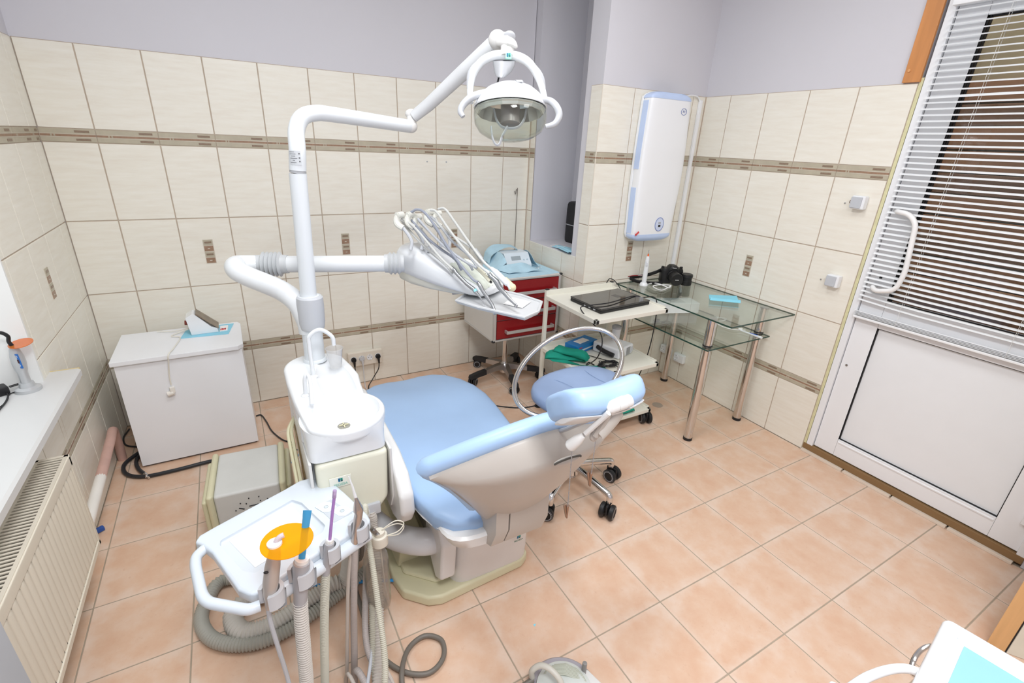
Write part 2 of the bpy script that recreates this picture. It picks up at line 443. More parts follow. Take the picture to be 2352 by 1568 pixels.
# u runs towards -y: u = -y
tiles(wn_, (XN, 0, 0), -math.pi / 2, [0, -NY0], ROWS)
tiles(wn_, (XN, 0, 0), -math.pi / 2, [-NY1, -YA], ROWS)
tiles(wn_, (XN, 0, 0), -math.pi / 2, [-NY0, .25, .5, -NY1], [(0, Z6, 'tile'), (Z6, Z5, 'border'), (Z5, Z4, 'tile'), (Z4, NZ0, 'tile')])

wa_ = G().bb((XN + .004, YA + .005, 0), (XR + .2, YA + .16, CEIL)).obj('wall_alcove', paint, kind=ST)
G().bb((XN + .004, YA + .0025, 0), (XR, YA + .012, ZT)).obj('grout_bed', grout, wa_)
tiles(wa_, (0, YA, 0), 0, [XN, 2.961, 3.211, 3.461, XR], ROWS)
decor(wa_, (3.087, YA, 1.0), 0)
G().bb((XN - .0003, YA - .0003, 0), (XN + .0045, YA + .0045, ZT)).obj('corner_bead', mat('corner_trim', (232, 224, 210), .35), wa_)
G().bb((XR - .005, YA - .005, 0), (XR + .003, YA + .003, ZT)).obj('corner_joint', grout, wa_)

DY0, DY1, DZ = -1.975, -2.955, 2.42
g = G().bb((XR + .005, DY0 + .02, 0), (XR + .2, 0.0, CEIL)).bb((XR + .005, YF, 0), (XR + .2, DY1, CEIL)).bb((XR + .005, DY1, DZ), (XR + .2, DY0 + .02, CEIL)).bb((XR + .06, DY1, -.05), (XR + .2, DY0, .005))
wr_ = g.obj('wall_right', paint, kind=ST)
TE = 1.953
G().bb((XR + .0025, -TE, 0), (XR + .012, YA, ZT)).obj('grout_bed', grout, wr_)
tiles(wr_, (XR, 0, 0), -math.pi / 2, [-YA, .9533, 1.2033, 1.4533, 1.7033, TE], ROWS)
decor(wr_, (XR, -1.328, .99), -math.pi / 2)
G().bb((XR + .001, -TE - .016, 0), (XR + .03, -TE - .0015, ZT + .02)).obj('edge_strip', mat('yellowed_foam', (218, 214, 172), .8, var=.08, scale=30), wr_)
t = G().bb((XR - .012, -TE - .006, ZT + .002), (XR + .004, -1.888, DZ + .06), .002).mm(1).cyl((XR - .016, -1.905, 2.03), (XR - .011, -1.905, 2.03), .006).obj('trim_1', [wood, mat('wood_plug', (222, 165, 110), .5)], kind=ST)

wf_ = G().bb((XL - .3, YF - .15, 0), (XR + .2, YF, CEIL)).obj('wall_front', paint, kind=ST)
ce_ = G().bb((XL - .3, YF - .1, CEIL), (XR + .2, .2, CEIL + .1)).obj('ceiling', whitep, kind=ST)
for i, (lx, ly) in enumerate(LUM):
    lt = thing('ceiling_light', 'square white ceiling light ' + ('above the spittoon and chair', 'above the stool and trolley', 'between grey locker and camera', 'above the framed instrument table')[i], 'ceiling light', (lx, ly, CEIL - .07), 'square ceiling lights')
    g = G()
    for s in (-1, 1):
        g.bb((lx - .32, ly + s * .30 - .02, CEIL - .07), (lx + .32, ly + s * .30 + .02, CEIL)).bb((lx + s * .30 - .02, ly - .28, CEIL - .07), (lx + s * .30 + .02, ly + .28, CEIL))
    g.obj('frame', pvc, lt)
    G().bb((lx - .285, ly - .285, CEIL - .02), (lx + .285, ly + .285, CEIL - .002)).obj('reflector', whitep, lt)

# ------------------------------------------------------------------ door
LX = XR + .012      # room-side face of the door leaf
dr = G()
for y0, y1, z0, z1 in ((DY0 + .004, DY0 - .03, .05, DZ), (DY1 + .03, DY1, .05, DZ), (DY0, DY1, DZ - .04, DZ)):
    dr.bb((XR + .0, y0, z0), (XR + .1, y1, z1), .003)
door = dr.obj('door_1', pvc, kind=ST)
LY0, LY1 = -2.008, -2.925
g = G()
for y0, y1, z0, z1 in ((LY0, -2.118, .058, DZ - .04), (-2.818, LY1, .058, DZ - .04), (-2.118, -2.818, .058, .163), (-2.118, -2.818, .84, .98), (-2.118, -2.818, 2.215, DZ - .04)):
    g.bb((LX, y0, z0), (LX + .06, y1, z1), .003)
leaf = g.obj('door_leaf', pvc, door)
G().bb((LX + .018, -2.118, .163), (LX + .04, -2.818, .84)).obj('lower_panel', mat('door_panel', (238, 241, 244), .4, var=.01), door)
g = G(); e = .004
for y0, y1, z0, z1 in ((-2.1175, -2.1175 - e, .163, .84), (-2.8185 + e, -2.8185, .163, .84), (-2.118, -2.818, .163, .163 + e), (-2.118, -2.818, .84 - e, .84), (-2.1175, -2.125, .98, 2.215), (-2.1295, -2.133, .98, 2.215), (-2.811, -2.8185, .98, 2.215), (-2.118, -2.818, .98, .987), (-2.118, -2.818, 2.208, 2.215)):
    g.bb((LX + .008, y0, z0), (LX + .0195, y1, z1))
g.obj('gasket', gasket, leaf)
G().prism([(LX + .0185, -2.123, .168), (LX - .004, -2.123, .150), (LX - .004, -2.123, .144), (LX + .0185, -2.123, .15)], (0, -.69, 0)).obj('weather_bead', pvc, leaf)
G().bb((LX + .02, -2.118, .98), (LX + .034, -2.818, 2.215)).obj('pane', clear, door)
for z in (.25, 1.3, 2.2):
    h = G().box((LX - .012, -2.905, z), (.026, .026, .10), bev=.004).obj('hinge', pvc, door)
for p in ((1945, 838),):
    q = PX(p[0], p[1], LX); G().cyl(q, q + V((-.004, 0, 0)), .006).obj('screw', steel, leaf)
# pull handle: white bent bar
hp = [PX(2060, 484, LX), PX(2062, 486, LX - .05), PX(2090, 492, LX - .055), PX(2104, 515, LX - .055), PX(2078, 628, LX - .055), PX(2055, 668, LX - .055), PX(2010, 668, LX - .055), PX(2003, 658, LX - .03), PX(2012, 656, LX)]
G().tube(fillet(hp, .035, 6), .0115, 14).obj('pull_handle', mat('white_bar', (244, 244, 244), .25), door)
G().bb((LX - .002, -2.052, 1.09), (LX + .002, -2.064, 1.11)).obj('keyhole', blackp, leaf)
# threshold: brown bar and cream edge tiles
G().bb((XR - .002, DY0 + .02, .014), (XR + .07, DY1, .052), .004).obj('threshold', mat('brown_threshold', (138, 108, 72), .5, var=.08, scale=4), door)
for k in range(4):
    y0 = DY0 + .018 - k * .245
    G().bb((XR - .02, y0, 0), (XR + .004, max(y0 - .238, DY1), .0145), .002).obj('edge_tile', mat('cream_edge_tile', (226, 212, 196), .35), door)
# blind
bl = thing('venetian_blind', 'white aluminium venetian blind hanging on the glazed door', 'blind', (LX - .03, -2.4, .87))
slatm = mat('white_slat', (244, 246, 248), .35, var=.006)
def slat(name, za, zb, tilt, y0=-2.004, y1=-2.80):
    BXc = LX - .024
    def fn(u, v):
        w = (v - .5) * .024
        return V((BXc + w * math.cos(tilt), y0 + (y1 - y0) * u, za + (zb - za) * min(1, u / .27) + w * math.sin(tilt) + .0025 * (1 - (2 * v - 1) ** 2)))
    return G().grid(fn, 6, 4, .0005).obj(name, slatm, bl)
zt = 2.245
for i in range(52):
    z = zt - i * .0252
    za = zb = z; tl = -.34
    if i == 13: za -= .004; tl = -.5
    if i >= 46: k = i - 45; za = z + .003 * k * .6; zb = z; tl = -.34 + .03 * k
    slat('slat', za, zb, -tl)
for j in range(4): slat('slat', .908 - j * .006, .906 - j * .006, -.12)
G().bb((LX - .036, -2.004, .872), (LX - .012, -2.80, .884), .003).obj('bottom_rail', slatm, bl)
G().bb((LX - .045, -1.998, 2.262), (LX - .004, -2.81, 2.302), .002).obj('head_rail', slatm, bl)
g = G()
for y in (-2.20, -2.62):
    for dx in (-.036, -.012): g.tube([(LX + dx, y, 2.265), (LX + dx, y, .875)], .0007, 5)
    for i in range(52): g.tube([(LX - .036, y, zt - .003 - i * .0252), (LX - .012, y, zt - .003 - i * .0252)], .0005, 4)
g.obj('ladder_cord', mat('white_cord', (235, 235, 232), .8), bl)
G().bb((-1.9, -6, -.5), (-1.7, 2, 4.2)).obj('wall_sky_block', mat('sky_block_render', (176, 172, 164), .9, var=.08, scale=2), kind=ST)  # unseen wall added outside the window to cut sky light on the sill
# what lies outside the glazed door: yard paving, a plank wall and a beige wall
ex = G().bb((XR + .2, -8, -.1), (9, 4, -.02)).obj('floor_outside', mat('yard_paving', (120, 108, 94), .9, var=.25, scale=3), kind=ST)
we = G().bb((4.95, -8, -.02), (5.1, 4, 3.6)).obj('wall_outside', mat('outside_render', (170, 150, 116), .9, var=.15, scale=3), kind=ST)
pm = mat('brown_plank', (150, 104, 70), .7, var=.25, scale=4, stretch=(4, .6, 4))
pm2 = mat('brown_plank_dark', (120, 84, 58), .7, var=.3, scale=4, stretch=(4, .6, 4))
for i in range(14):
    G().bb((4.90, -7, .25 + i * .135), (4.95, 3.5, .25 + i * .135 + .125), .004, 1).obj('plank', pm if i % 3 else pm2, we)
G().bb((4.83, -1.6, 2.25), (4.90, 3.5, 2.40)).obj('beam', pm2, we)

# ------------------------------------------------------------------ dental chair
blue = mat('blue_leather', (166, 196, 232), 0.38, var=0.03, scale=5, bump=0.06, bscale=220)
shell = mat('grey_shell', (188, 181, 173), 0.35, var=0.01)
shellw = mat('white_shell', (225, 224, 222), 0.3, var=0.01)
cream = mat('cream_plastic', (214, 209, 176), 0.4, var=0.02)
creaml = mat('pale_cream', (233, 232, 214), 0.35, var=0.015)
greyp = mat('mid_grey_plastic', (176, 178, 182), 0.4, var=0.02)
lgrey = mat('light_grey_plastic', (198, 201, 206), 0.35, var=0.015)
teal = mat('teal_print', (60, 170, 150), 0.5)
tealp = mat('pale_teal_print', (150, 205, 190), 0.5)
tealb = mat('teal_blue_print', (40, 110, 150), 0.5)
whitepaper = mat('white_paper', (248, 248, 247), 0.8, var=.01, scale=20)

def boolsub(o, cutters):
    for g in cutters:
        me, oo = g.mesh('cut', white); c = bpy.data.objects.new('cut', me); COL.objects.link(c); c.location = oo
        md = o.modifiers.new('b', 'BOOLEAN'); md.operation = 'DIFFERENCE'; md.object = c; md.solver = 'EXACT'
        bpy.context.view_layer.update()
        dg = bpy.context.evaluated_depsgraph_get()
        nm = bpy.data.meshes.new_from_object(o.evaluated_get(dg))
        o.modifiers.clear(); o.data = nm; bpy.data.objects.remove(c, do_unlink=True)
    o.data.polygons.foreach_set('use_smooth', [True] * len(o.data.polygons))
    o.data.set_sharp_from_angle(angle=math.radians(32))
def srect(cx, cy, z, hx, hy, p=4.0, n=28, ax=None, ay=None):
    """superellipse ring in the plane spanned by ax, ay"""
    ax = V(ax or (1, 0, 0)); ay = V(ay or (0, 1, 0)); out = []
    for j in range(n):
        a = 2 * math.pi * j / n; c, s = math.cos(a), math.sin(a)
        out.append(V((cx, cy, z)) + ax * (hx * math.copysign(abs(c) ** (2 / p), c)) + ay * (hy * math.copysign(abs(s) ** (2 / p), s)))
    return out
def badge(parent, p, F, s, name='maker_badge'):
    """small square emblem of blue-green shards with the maker's name under it"""
    g = G()
    c = V(p)
    def q(x0, y0, x1, y1, mi):
        g.mm(mi).prism([c + F @ V((x0 * s, y0 * s, 0)), c + F @ V((x1 * s, y0 * s, 0)), c + F @ V((x1 * s, y1 * s, 0)), c + F @ V((x0 * s, y1 * s, 0))], F @ V((0, 0, .0008)))
    q(-.5, .1, -.05, .95, 1); q(.0, .45, .5, .95, 0); q(.05, .05, .5, .4, 2); q(-.3, .0, -.05, .08, 0); q(.2, .55, .35, .8, 2); q(-.35, .35, -.2, .6, 0)
    g.obj('emblem', [teal, tealb, mat('dark_teal_print', (30, 90, 95), .5)], parent)

CX = 1.43
ch = thing('dental_chair', 'pale blue dental patient chair with beige shell on cream base', 'dental chair', (CX, -1.6, 0))
# cream floor plate with raised spine
pl = [(1.10, -1.79), (1.115, -1.87), (1.19, -1.945), (1.24, -1.962), (1.60, -1.945), (1.64, -1.92), (1.65, -1.25), (1.20, -1.25), (1.12, -1.4)]
g = G().prism([(x, y, 0) for x, y in pl], (0, 0, .05), .012, 3)
g.prism([(1.14, -1.80, .045), (1.24, -1.90, .045), (1.62, -1.88, .045), (1.62, -1.3, .045), (1.16, -1.3, .045)], (0, 0, .025), .012, 2)
g.prism([(1.13, -1.76, .05), (1.22, -1.76, .05), (1.25, -1.3, .05), (1.13, -1.3, .05)], (.02, 0, .13), .01)
g.obj('base_plate', cream, ch)
# lift body
g = G()
g.loft([srect(1.465, -1.68, .05, .175, .265, 7), srect(1.463, -1.69, .12, .172, .27, 7), srect(1.455, -1.70, .28, .168, .29, 6), srect(1.45, -1.70, .36, .17, .30, 5)])
lift = g.obj('lift_body', shellw, ch)
# seat shell flaring out above it
g = G()
g.loft([srect(1.45, -1.70, .30, .172, .305, 5, 36), srect(1.445, -1.69, .345, .185, .355, 4.5, 36), srect(1.44, -1.66, .385, .225, .42, 4, 36), srect(1.435, -1.62, .425, .262, .48, 4, 36), srect(CX, -1.60, .445, .274, .50, 4, 36), srect(CX, -1.60, .452, .268, .49, 4, 36)])
g.obj('seat_shell', shellw, ch)
# seat and leg cushion
def seat_ring(y, w, zt, zb, n=32):
    out = []
    for j in range(n):
        a = 2 * math.pi * j / n; c, s = math.cos(a), math.sin(a)
        z0 = (zt + zb) / 2; h = (zt - zb) / 2
        x = w * math.copysign(abs(c) ** .45, c)
        dip = .014 * (1 - (x / max(w, .01)) ** 2) if s > 0 else 0
        out.append(V((CX + x, y, z0 + h * math.copysign(abs(s) ** .55, s) - dip)))
    return out
st = [(-.93, .05, .445, .425), (-.94, .11, .46, .41), (-.965, .18, .472, .395), (-1.01, .235, .48, .39), (-1.08, .28, .485, .39), (-1.18, .315, .488, .39), (-1.28, .325, .490, .395), (-1.4, .318, .490, .40), (-1.55, .296, .497, .41), (-1.68, .278, .505, .41), (-1.80, .270, .515, .42), (-1.92, .262, .52, .415), (-2.01, .238, .515, .41), (-2.07, .19, .50, .42), (-2.095, .12, .485, .43)]
G().loft([seat_ring(*s) for s in st]).obj('seat_cushion', blue, ch, sharp=60)
# backrest: trapezoid leaning back, wide at the shoulders; local up axis d, front normal n
def back_pt(u, v, off):
    """u across -1..1, v up 0..1, off = distance in front of the pad's rear plane"""
    b = V((CX, -2.095, .515)); t = V((CX, -2.285, .915)); d = t - b
    nrm = V((0, d.z, -d.y)).normalized()
    hw = .105 + (.315 - .105) * v ** .95
    lift_ = -.30 * (abs(u) ** 1.7) * v ** 2      # shoulders sit lower than the middle of the top edge
    return b + d * (v + lift_) + V((u * hw, 0, 0)) + nrm * (off + .035 * v * abs(u) ** 2)
def slab(front, rear, nu=24, nv=16, rnd=.02):
    g = G()
    for off in (front, rear): pass
    def edge(u, v): return max(abs(u) ** 8, (2 * v - 1) ** 8 if v > .5 else abs(2 * v - 1) ** 10)
    F_ = [[back_pt(-1 + 2 * i / nu, j / nv, front(-1 + 2 * i / nu, j / nv)) for j in range(nv + 1)] for i in range(nu + 1)]
    R_ = [[back_pt(-1 + 2 * i / nu, j / nv, rear(-1 + 2 * i / nu, j / nv)) for j in range(nv + 1)] for i in range(nu + 1)]
    rings = []
    # ring for each i: front column up then rear column down
    for i in range(nu + 1): rings.append(F_[i] + R_[i][::-1])
    g.loft(rings)
    return g
def ef(u, v): return (1 - abs(u) ** 6) ** .5 * (1 - abs(2 * v - 1) ** 8) ** .5
slab(lambda u, v: .035 + .03 * ef(u, v), lambda u, v: .0).obj('backrest_cushion', blue, ch, sharp=60)
def rr_(u, v): return -.012 - .070 * (1 - abs(u) ** 2.4) ** .8 * (1 - max(0, (v - .86) / .14) ** 2) ** .5 * (.55 + .45 * min(1, v / .5))
slab(lambda u, v: .001, rr_).obj('backrest_shell', shell, ch, sharp=50)
# blue piping that rolls over the shell's edge
ed = [back_pt(-1, .1 + .87 * k / 9, .026) for k in range(10)] + [back_pt(-.985 + 1.97 * k / 20, 1, .026) for k in range(0, 21)] + [back_pt(1, .97 - .87 * k / 9, .026) for k in range(10)]
G().tube(ed, .028, 12, k=2).obj('cushion_roll', blue, ch)
# hinge knuckle at the bottom of the backrest
g = G()
for x0, x1 in ((CX - .095, CX - .05), (CX - .045, CX + .10)):
    g.loft([[V((x, -2.06, .46)), V((x, -2.10, .40)), V((x, -2.155, .425)), V((x, -2.185, .50)), V((x, -2.185, .60)), V((x, -2.13, .58))] for x in (x0, x0 + .004, x1 - .004, x1)])
g.obj('backrest_hinge', shell, ch)
# rear pan below hinge
G().loft([srect(CX + .008, -1.95, .335, .168, .06, 4), srect(CX - .005, -1.97, .37, .175, .11, 4), srect(CX - .022, -1.985, .41, .186, .14, 4), srect(CX - .03, -1.985, .45, .197, .145, 4), srect(CX - .03, -1.98, .458, .192, .14, 4)]).obj('rear_pan', shellw, ch)
# grab slot on the rear of the shell
c = PX(1302, 1057, CX); F = frame((1, 0, 0), (0, -.5, .85))
g = G().ell(c, (.042, .012, .010), F)
g.mm(1).tube([c + F @ V((.042 * math.cos(a), .014 * math.sin(a) + .004, .002)) for a in [math.pi * k / 10 for k in range(11)]], .003, 6)  # dark line painted in as the shadow of the slot's recess
g.obj('grab_slot', [shell, mat('painted_slot_shadow', (84, 80, 74), .6)], ch)
# headrest
hd = G(); hc = V((CX + .026, -2.435, 1.076)); hx = V((1, 0, 0)); hl = V((0, -.80, .60)); hn = hx.cross(hl) * -1
if hn.z < 0: hn = -hn
def hring(t, sc):
    u = t; out = []
    for j in range(24):
        a = 2 * math.pi * j / 24; cc, ss = math.cos(a), math.sin(a)
        y = .085 * sc * math.copysign(abs(cc) ** .55, cc); z = .037 * sc ** .5 * math.copysign(abs(ss) ** .7, ss)
        out.append(hc + hx * (u * .109) + hl * y + hn * (z + .014 * u * u))
    return out
for_ts = [(-1.0, .25), (-.97, .6), (-.9, .82), (-.75, .95), (-.5, 1), (-.2, .97), (0, .95), (.2, .97), (.5, 1), (.75, .95), (.9, .82), (.97, .6), (1.0, .25)]
head = hd.loft([hring(*t) for t in for_ts]).obj('headrest', blue, ch, sharp=60)
def hplate(t, sc):
    return [hc + hx * (t * .105) + hl * (.070 * sc * math.copysign(abs(math.cos(a)) ** .7, math.cos(a))) + hn * (-.036 + .014 * t * t + .006 * math.sin(a)) for a in [2 * math.pi * j / 20 for j in range(20)]]
G().loft([hplate(*t) for t in for_ts]).obj('back_plate', shellw, head)
p0, p1 = PX(1392, 938, CX - .005), PX(1450, 918, CX + .06)
ax = (p1 - p0).normalized()
G().lathe([(0, -.003), (.009, -.0015), (.0145, .0045), (.016, .010), (.016, .026), (.0149, .0265), (.0149, .028), (.016, .0285), (.016, .047), (.0146, .049), (.0149, .051), (.0149, .062), (.013, .065), (0, .065)], p0, ax).obj('swivel_joint', shellw, head)
pa, pb = PX(1380, 1002, CX - .005), PX(1425, 945, CX + .045)
d = (pb - pa)
Fp = frame(d, (1, 0, .2))
g = G().loft([[pa + Fp @ V((t * d.length, w * math.cos(a), .008 * math.sin(a))) for a in [2 * math.pi * j / 16 for j in range(16)]] for t, w in ((-.02, .005), (0.02, .012), (.3, .0165), (.7, .018), (.93, .016), (1.0, .008))])
g.obj('support_paddle', shell, head)
l0, l1, l2 = PX(1308, 1025, 1.375), PX(1345, 995, 1.395), PX(1398, 948, 1.42)
g = G().tube([l1, l2], .0068, 10).lathe([(0, -.002), (.0125, 0), (.0145, .005), (.013, .03), (.009, .044), (.007, .05), (0, .051)], l0, l1 - l0, 16)
g.obj('lock_lever', shellw, head)
g = G().tube([PX(1368, 1000, CX - .01), PX(1398, 948, CX + .005)], .009, 8).ell(PX(1364, 1002, CX - .008), (.011, .009, .013))
g.obj('support_post', shell, head)
G().tube([back_pt(.12, .96, .0), back_pt(.12, 1.05, -.02), PX(1396, 945, CX + .012)], .006, 8).obj('slide_bar', greyp, ch)
# bracket on the lift body's left flank and the support pipe towards the spittoon
g = G().prism([(1.235, -1.80, .40), (1.235, -1.93, .38), (1.235, -1.975, .30), (1.235, -1.955, .12), (1.235, -1.90, .085), (1.235, -1.80, .20)], (.062, 0, 0), .012, 3)
g.obj('pipe_bracket', shellw, ch)
G().tube([(1.26, -1.875, .245), (1.20, -1.86, .245), (1.13, -1.80, .245), (1.07, -1.72, .26), (1.03, -1.64, .31), (1.01, -1.58, .42)], .05, 18, k=6).obj('support_pipe', mat('pipe_enamel', (214, 215, 217), .25), ch)
Fb = frame((1, 0.02, 0), (0, -.1, 1))
bp = V((1.545, -1.9925, .225)); badge(lift, bp, Fb, .016)
text('lettering', 'FEDESA', .012, bp + V((0, -.0008, -.009)), Fb, mat('green_print', (70, 120, 100), .5), lift)
# napkin chains with crocodile clips hung from the headrest post
nc = thing('napkin_chain', 'ball chain with two crocodile clips hanging behind the headrest', 'chain', (1.41, -2.5, .75))
for (xt, yt), (xb, yb), x in (((1314, 1036), (1304, 1165), 1.385), ((1368, 1012), (1358, 1090), 1.425)):
    a = PX(xt, yt, x); b = PV(xb, yb, a); g = G()
    n = max(12, int((a - b).length / .0042))
    for i in range(n): g.ell(a.lerp(b, i / n), (.0017, .0017, .0017), n=6, m=4)
    g.tube([a, b], .0005, 4)
    g.obj('ball_chain', steel, nc)
    cdir = V((.15, 0, -1)).normalized()
    g = G().prism([b + V((-.004, 0, .006)), b + V((.004, 0, .006)), b + V((.003, 0, -.036)), b + V((.0005, 0, -.036))], (0, .005, 0)).prism([b + V((-.012, 0, .008)), b + V((-.008, 0, .012)), b + V((.001, 0, -.034)), b + V((-.001, 0, -.034))], (0, .005, 0))
    g.obj('crocodile_clip', mat('clip_metal', (168, 140, 122), .3, .9), nc)

# ------------------------------------------------------------------ spittoon unit
def dep(p): return (V(p) - CAM).dot(FW)
poly_circle = lambda cx, cy, r, a0, a1, n: [(cx + r * math.cos(math.radians(a0 + (a1 - a0) * i / n)), cy + r * math.sin(math.radians(a0 + (a1 - a0) * i / n))) for i in range(n + 1)]
sp = thing('spittoon_unit', 'white spittoon unit with rinse bowl and light pole beside the blue chair', 'spittoon', (.98, -1.6, .38))
# porcelain deck with bowl: outline, then hollowed out
BC = (.985, -1.735)
out = poly_circle(.965, -1.335, .118, 180, 20, 14) + [(1.092, -1.40), (1.098, -1.48), (1.088, -1.555)] + poly_circle(BC[0], BC[1], .137, 45, -150, 22) + [(.858, -1.72), (.850, -1.6), (.846, -1.45)]
CUT = lambda e=0.0: [G().ell((BC[0], BC[1], .815), (.122 + e, .122 + e, .078 + e), n=40, m=24), G().ell((1.005, -1.52, .835), (.075, .27, .062), n=32, m=20)]
dk = G().prism([(x, y, .755) for x, y in out], (0, 0, .045), .014, 4).obj('bowl_deck', white, sp, sharp=32)
boolsub(dk, CUT(.0006))
sk = G().loft([srect(.978, -1.730, .692, .121, .118, 8, 48), srect(.978, -1.730, .722, .121, .119, 7, 48), srect(.981, -1.732, .745, .124, .123, 4, 48), srect(.984, -1.734, .765, .131, .131, 2.6, 48), srect(.985, -1.735, .782, .135, .135, 2.1, 48)])
sk = sk.obj('bowl_skirt', white, sp, sharp=40)
boolsub(sk, CUT()[:1])
G().prism([(.852, -1.72, .69), (1.098, -1.72, .69), (1.100, -1.50, .69), (1.085, -1.26, .69), (.852, -1.26, .69)], (0, 0, .072), .012, 3).obj('deck_base', white, sp)
boolsub(bpy.data.objects['deck_base'], CUT(.006))
g = G().lathe([(.0, 0), (.008, .001), (.017, .002), (.021, 0)], (BC[0], BC[1], .7385), (0, 0, 1), 20)
g.mm(1).box((BC[0], BC[1], .7425), (.030, .004, .003)).box((BC[0], BC[1], .7425), (.004, .030, .003))
g.obj('drain', [mat('drain_grey', (150, 148, 138), .4), cream], sp)
# housing under the deck
g = G().prism([(.868, -1.80, .42), (1.02, -1.80, .36), (1.085, -1.80, .45), (1.098, -1.80, .69), (.862, -1.80, .69)], (0, .53, 0), .01)
hs = g.obj('housing', lgrey, sp)
g = G().prism([(.872, -1.852, .470), (1.055, -1.852, .442), (1.092, -1.852, .49), (1.100, -1.852, .686), (.870, -1.852, .686)], (0, .06, 0), .018, 3)
fr = g.obj('front_door', creaml, sp)
g = G().bb((.965, -1.862, .44), (1.06, -1.80, .487), .006).obj('hose_port', lgrey, sp)
g = G().prism([(1.1005, -1.86, .69), (1.1005, -1.865, .50), (1.1005, -1.83, .43), (1.1005, -1.80, .43), (1.1005, -1.80, .69)], (.008, 0, 0), .002).obj('side_flange', shellw, sp)
g = G().prism([(.862, -1.84, .69), (.862, -1.84, .44), (.862, -1.78, .44), (.862, -1.30, .55), (.862, -1.30, .69)], (-.01, 0, 0), .003).obj('side_panel', shellw, sp)
g = G()
for dx, z0 in ((-.028, .40), (-.04, .38)):
    g.tube(fillet([(.862, -1.45, .66), (.862 + dx, -1.50, .63), (.862 + dx, -1.78, z0 + .06), (.862, -1.82, z0)], .03), .006, 8)
g.obj('side_rail', cream, sp)
G().prism([(.850, -1.46, .645), (.845, -1.62, .57), (.84, -1.79, .44), (.852, -1.80, .42), (.852, -1.46, .62)], (-.004, 0, 0)).obj('side_cover', glass_mat('smoky_plastic', (226, 214, 190), .1, 1.3, .25), sp)
Fb = frame((1, -.0, 0), (0, 0, 1))
q0 = PY(782, 1105, -1.853); W_ = .034
lp = G().bb(q0 + V((-.034, -.0022, -.02)), q0 + V((.034, .0, .02)), .001, 1).obj('name_plate', mat('plate_white', (240, 240, 228), .4), fr)
badge(lp, q0 + V((0, -.0026, .001)), Fb, .014)
text('lettering', 'FEDESA', .013, q0 + V((0, -.0028, -.010)), Fb, tealp, lp)
# cup filler and bowl flush spouts
f0 = PZ(720, 864, .80); r = .0075
f1 = PV(710, 790, f0); f2 = PV(712, 770, f0); f3 = PV(735, 757, f0); f4 = PV(762, 772, f0); f5 = PV(767, 792, f0)
dx_ = V((1, 0, 0))
pts = [f0, f1, f2, f3 + V((0, 0, 0)), f4, f5]
G().tube(pts, r, 12, k=6).lathe([(0, 0), (.016, 0), (.016, .004), (.009, .009), (0, .01)], f0 + V((0, 0, -.002)), n=18).obj('cup_filler', white, sp)
s0 = PZ(702, 908, .80); pts = [s0, PV(700, 870, s0), PV(706, 860, s0), PV(711, 875, s0) + V((0.0, -.02, 0)), PZ(718, 935, .80) + V((0, 0, .01))]
G().tube(pts, .0065, 12, k=6).lathe([(0, 0), (.015, 0), (.015, .004), (.008, .009), (0, .01)], s0 + V((0, 0, -.002)), n=18).obj('bowl_flush', white, sp)
# light pole
P0 = PZ(724, 826, .80)
pe = mat('pole_enamel', (226, 231, 235), .28, var=.008, coat=.2)
b1 = PV(683, 345, P0); d1 = dep(b1)
elb = PD(940, 290, 2.0)
path = [PV(684, 391, P0), b1, PD(681, 300, d1), PD(694, 270, d1 + .005), PD(724, 260, d1 + .03), PD(770, 264, d1 + .08), elb]
pole = G().lathe([(.046, 0), (.046, .006), (.042, .012), (.0, .013)], P0, n=28).cyl(P0, P0 + V((.003, 0, .27)), .0385).cyl(P0 + V((.003, 0, .2)), PV(684, 398, P0), .0295)
pole.obj('light_pole', pe, sp)
j0 = PV(684, 393, P0)
G().cyl(PV(684, 398, P0), PV(684.5, 391, P0), .0275).obj('pole_gap_ring', greyp, sp)
# collar that carries the swing arm
c0 = P0 + V((.006, -.004, .145)); c1 = P0 + V((.009, -.004, .262))
G().lathe([(.030, 0), (.045, .004), (.049, .03), (.0495, .10), (.048, .128), (.043, .134), (.031, .135)], P0 + V((.004, -.002, .135)), (.02, 0, 1), 28).obj('arm_collar', lgrey, sp)
# instruction plate sticker on the pole
stk = PV(676, 360, P0)
def stf(u, v):
    a = math.radians(-150 + 75 * u); c = PV(683, 362, P0)
    return V((c.x + .0303 * math.cos(a), c.y + .0303 * math.sin(a), c.z - .022 + .045 * v))
st_ = G().grid(stf, 8, 2).obj('rating_sticker', mat('sticker_silver', (206, 210, 214), .4), sp)
g = G()
for i, (u0, u1) in enumerate(((.05, .5), (.05, .6), (.2, .55), (.1, .7), (.3, .5), (.1, .6))):
    v = .9 - i * .15
    g.grid(lambda a, b: stf(u0 + (u1 - u0) * a, v + .03 * b) + V((-.0002, -.0004, 0)), 4, 1)
for v in (.2, .45, .75): g.grid(lambda a, b: stf(.82 + .12 * a, v + .1 * b) + V((-.0002, -.0004, 0)), 2, 1)
g.obj('fine_print', mat('print_grey', (110, 112, 116), .6), st_)

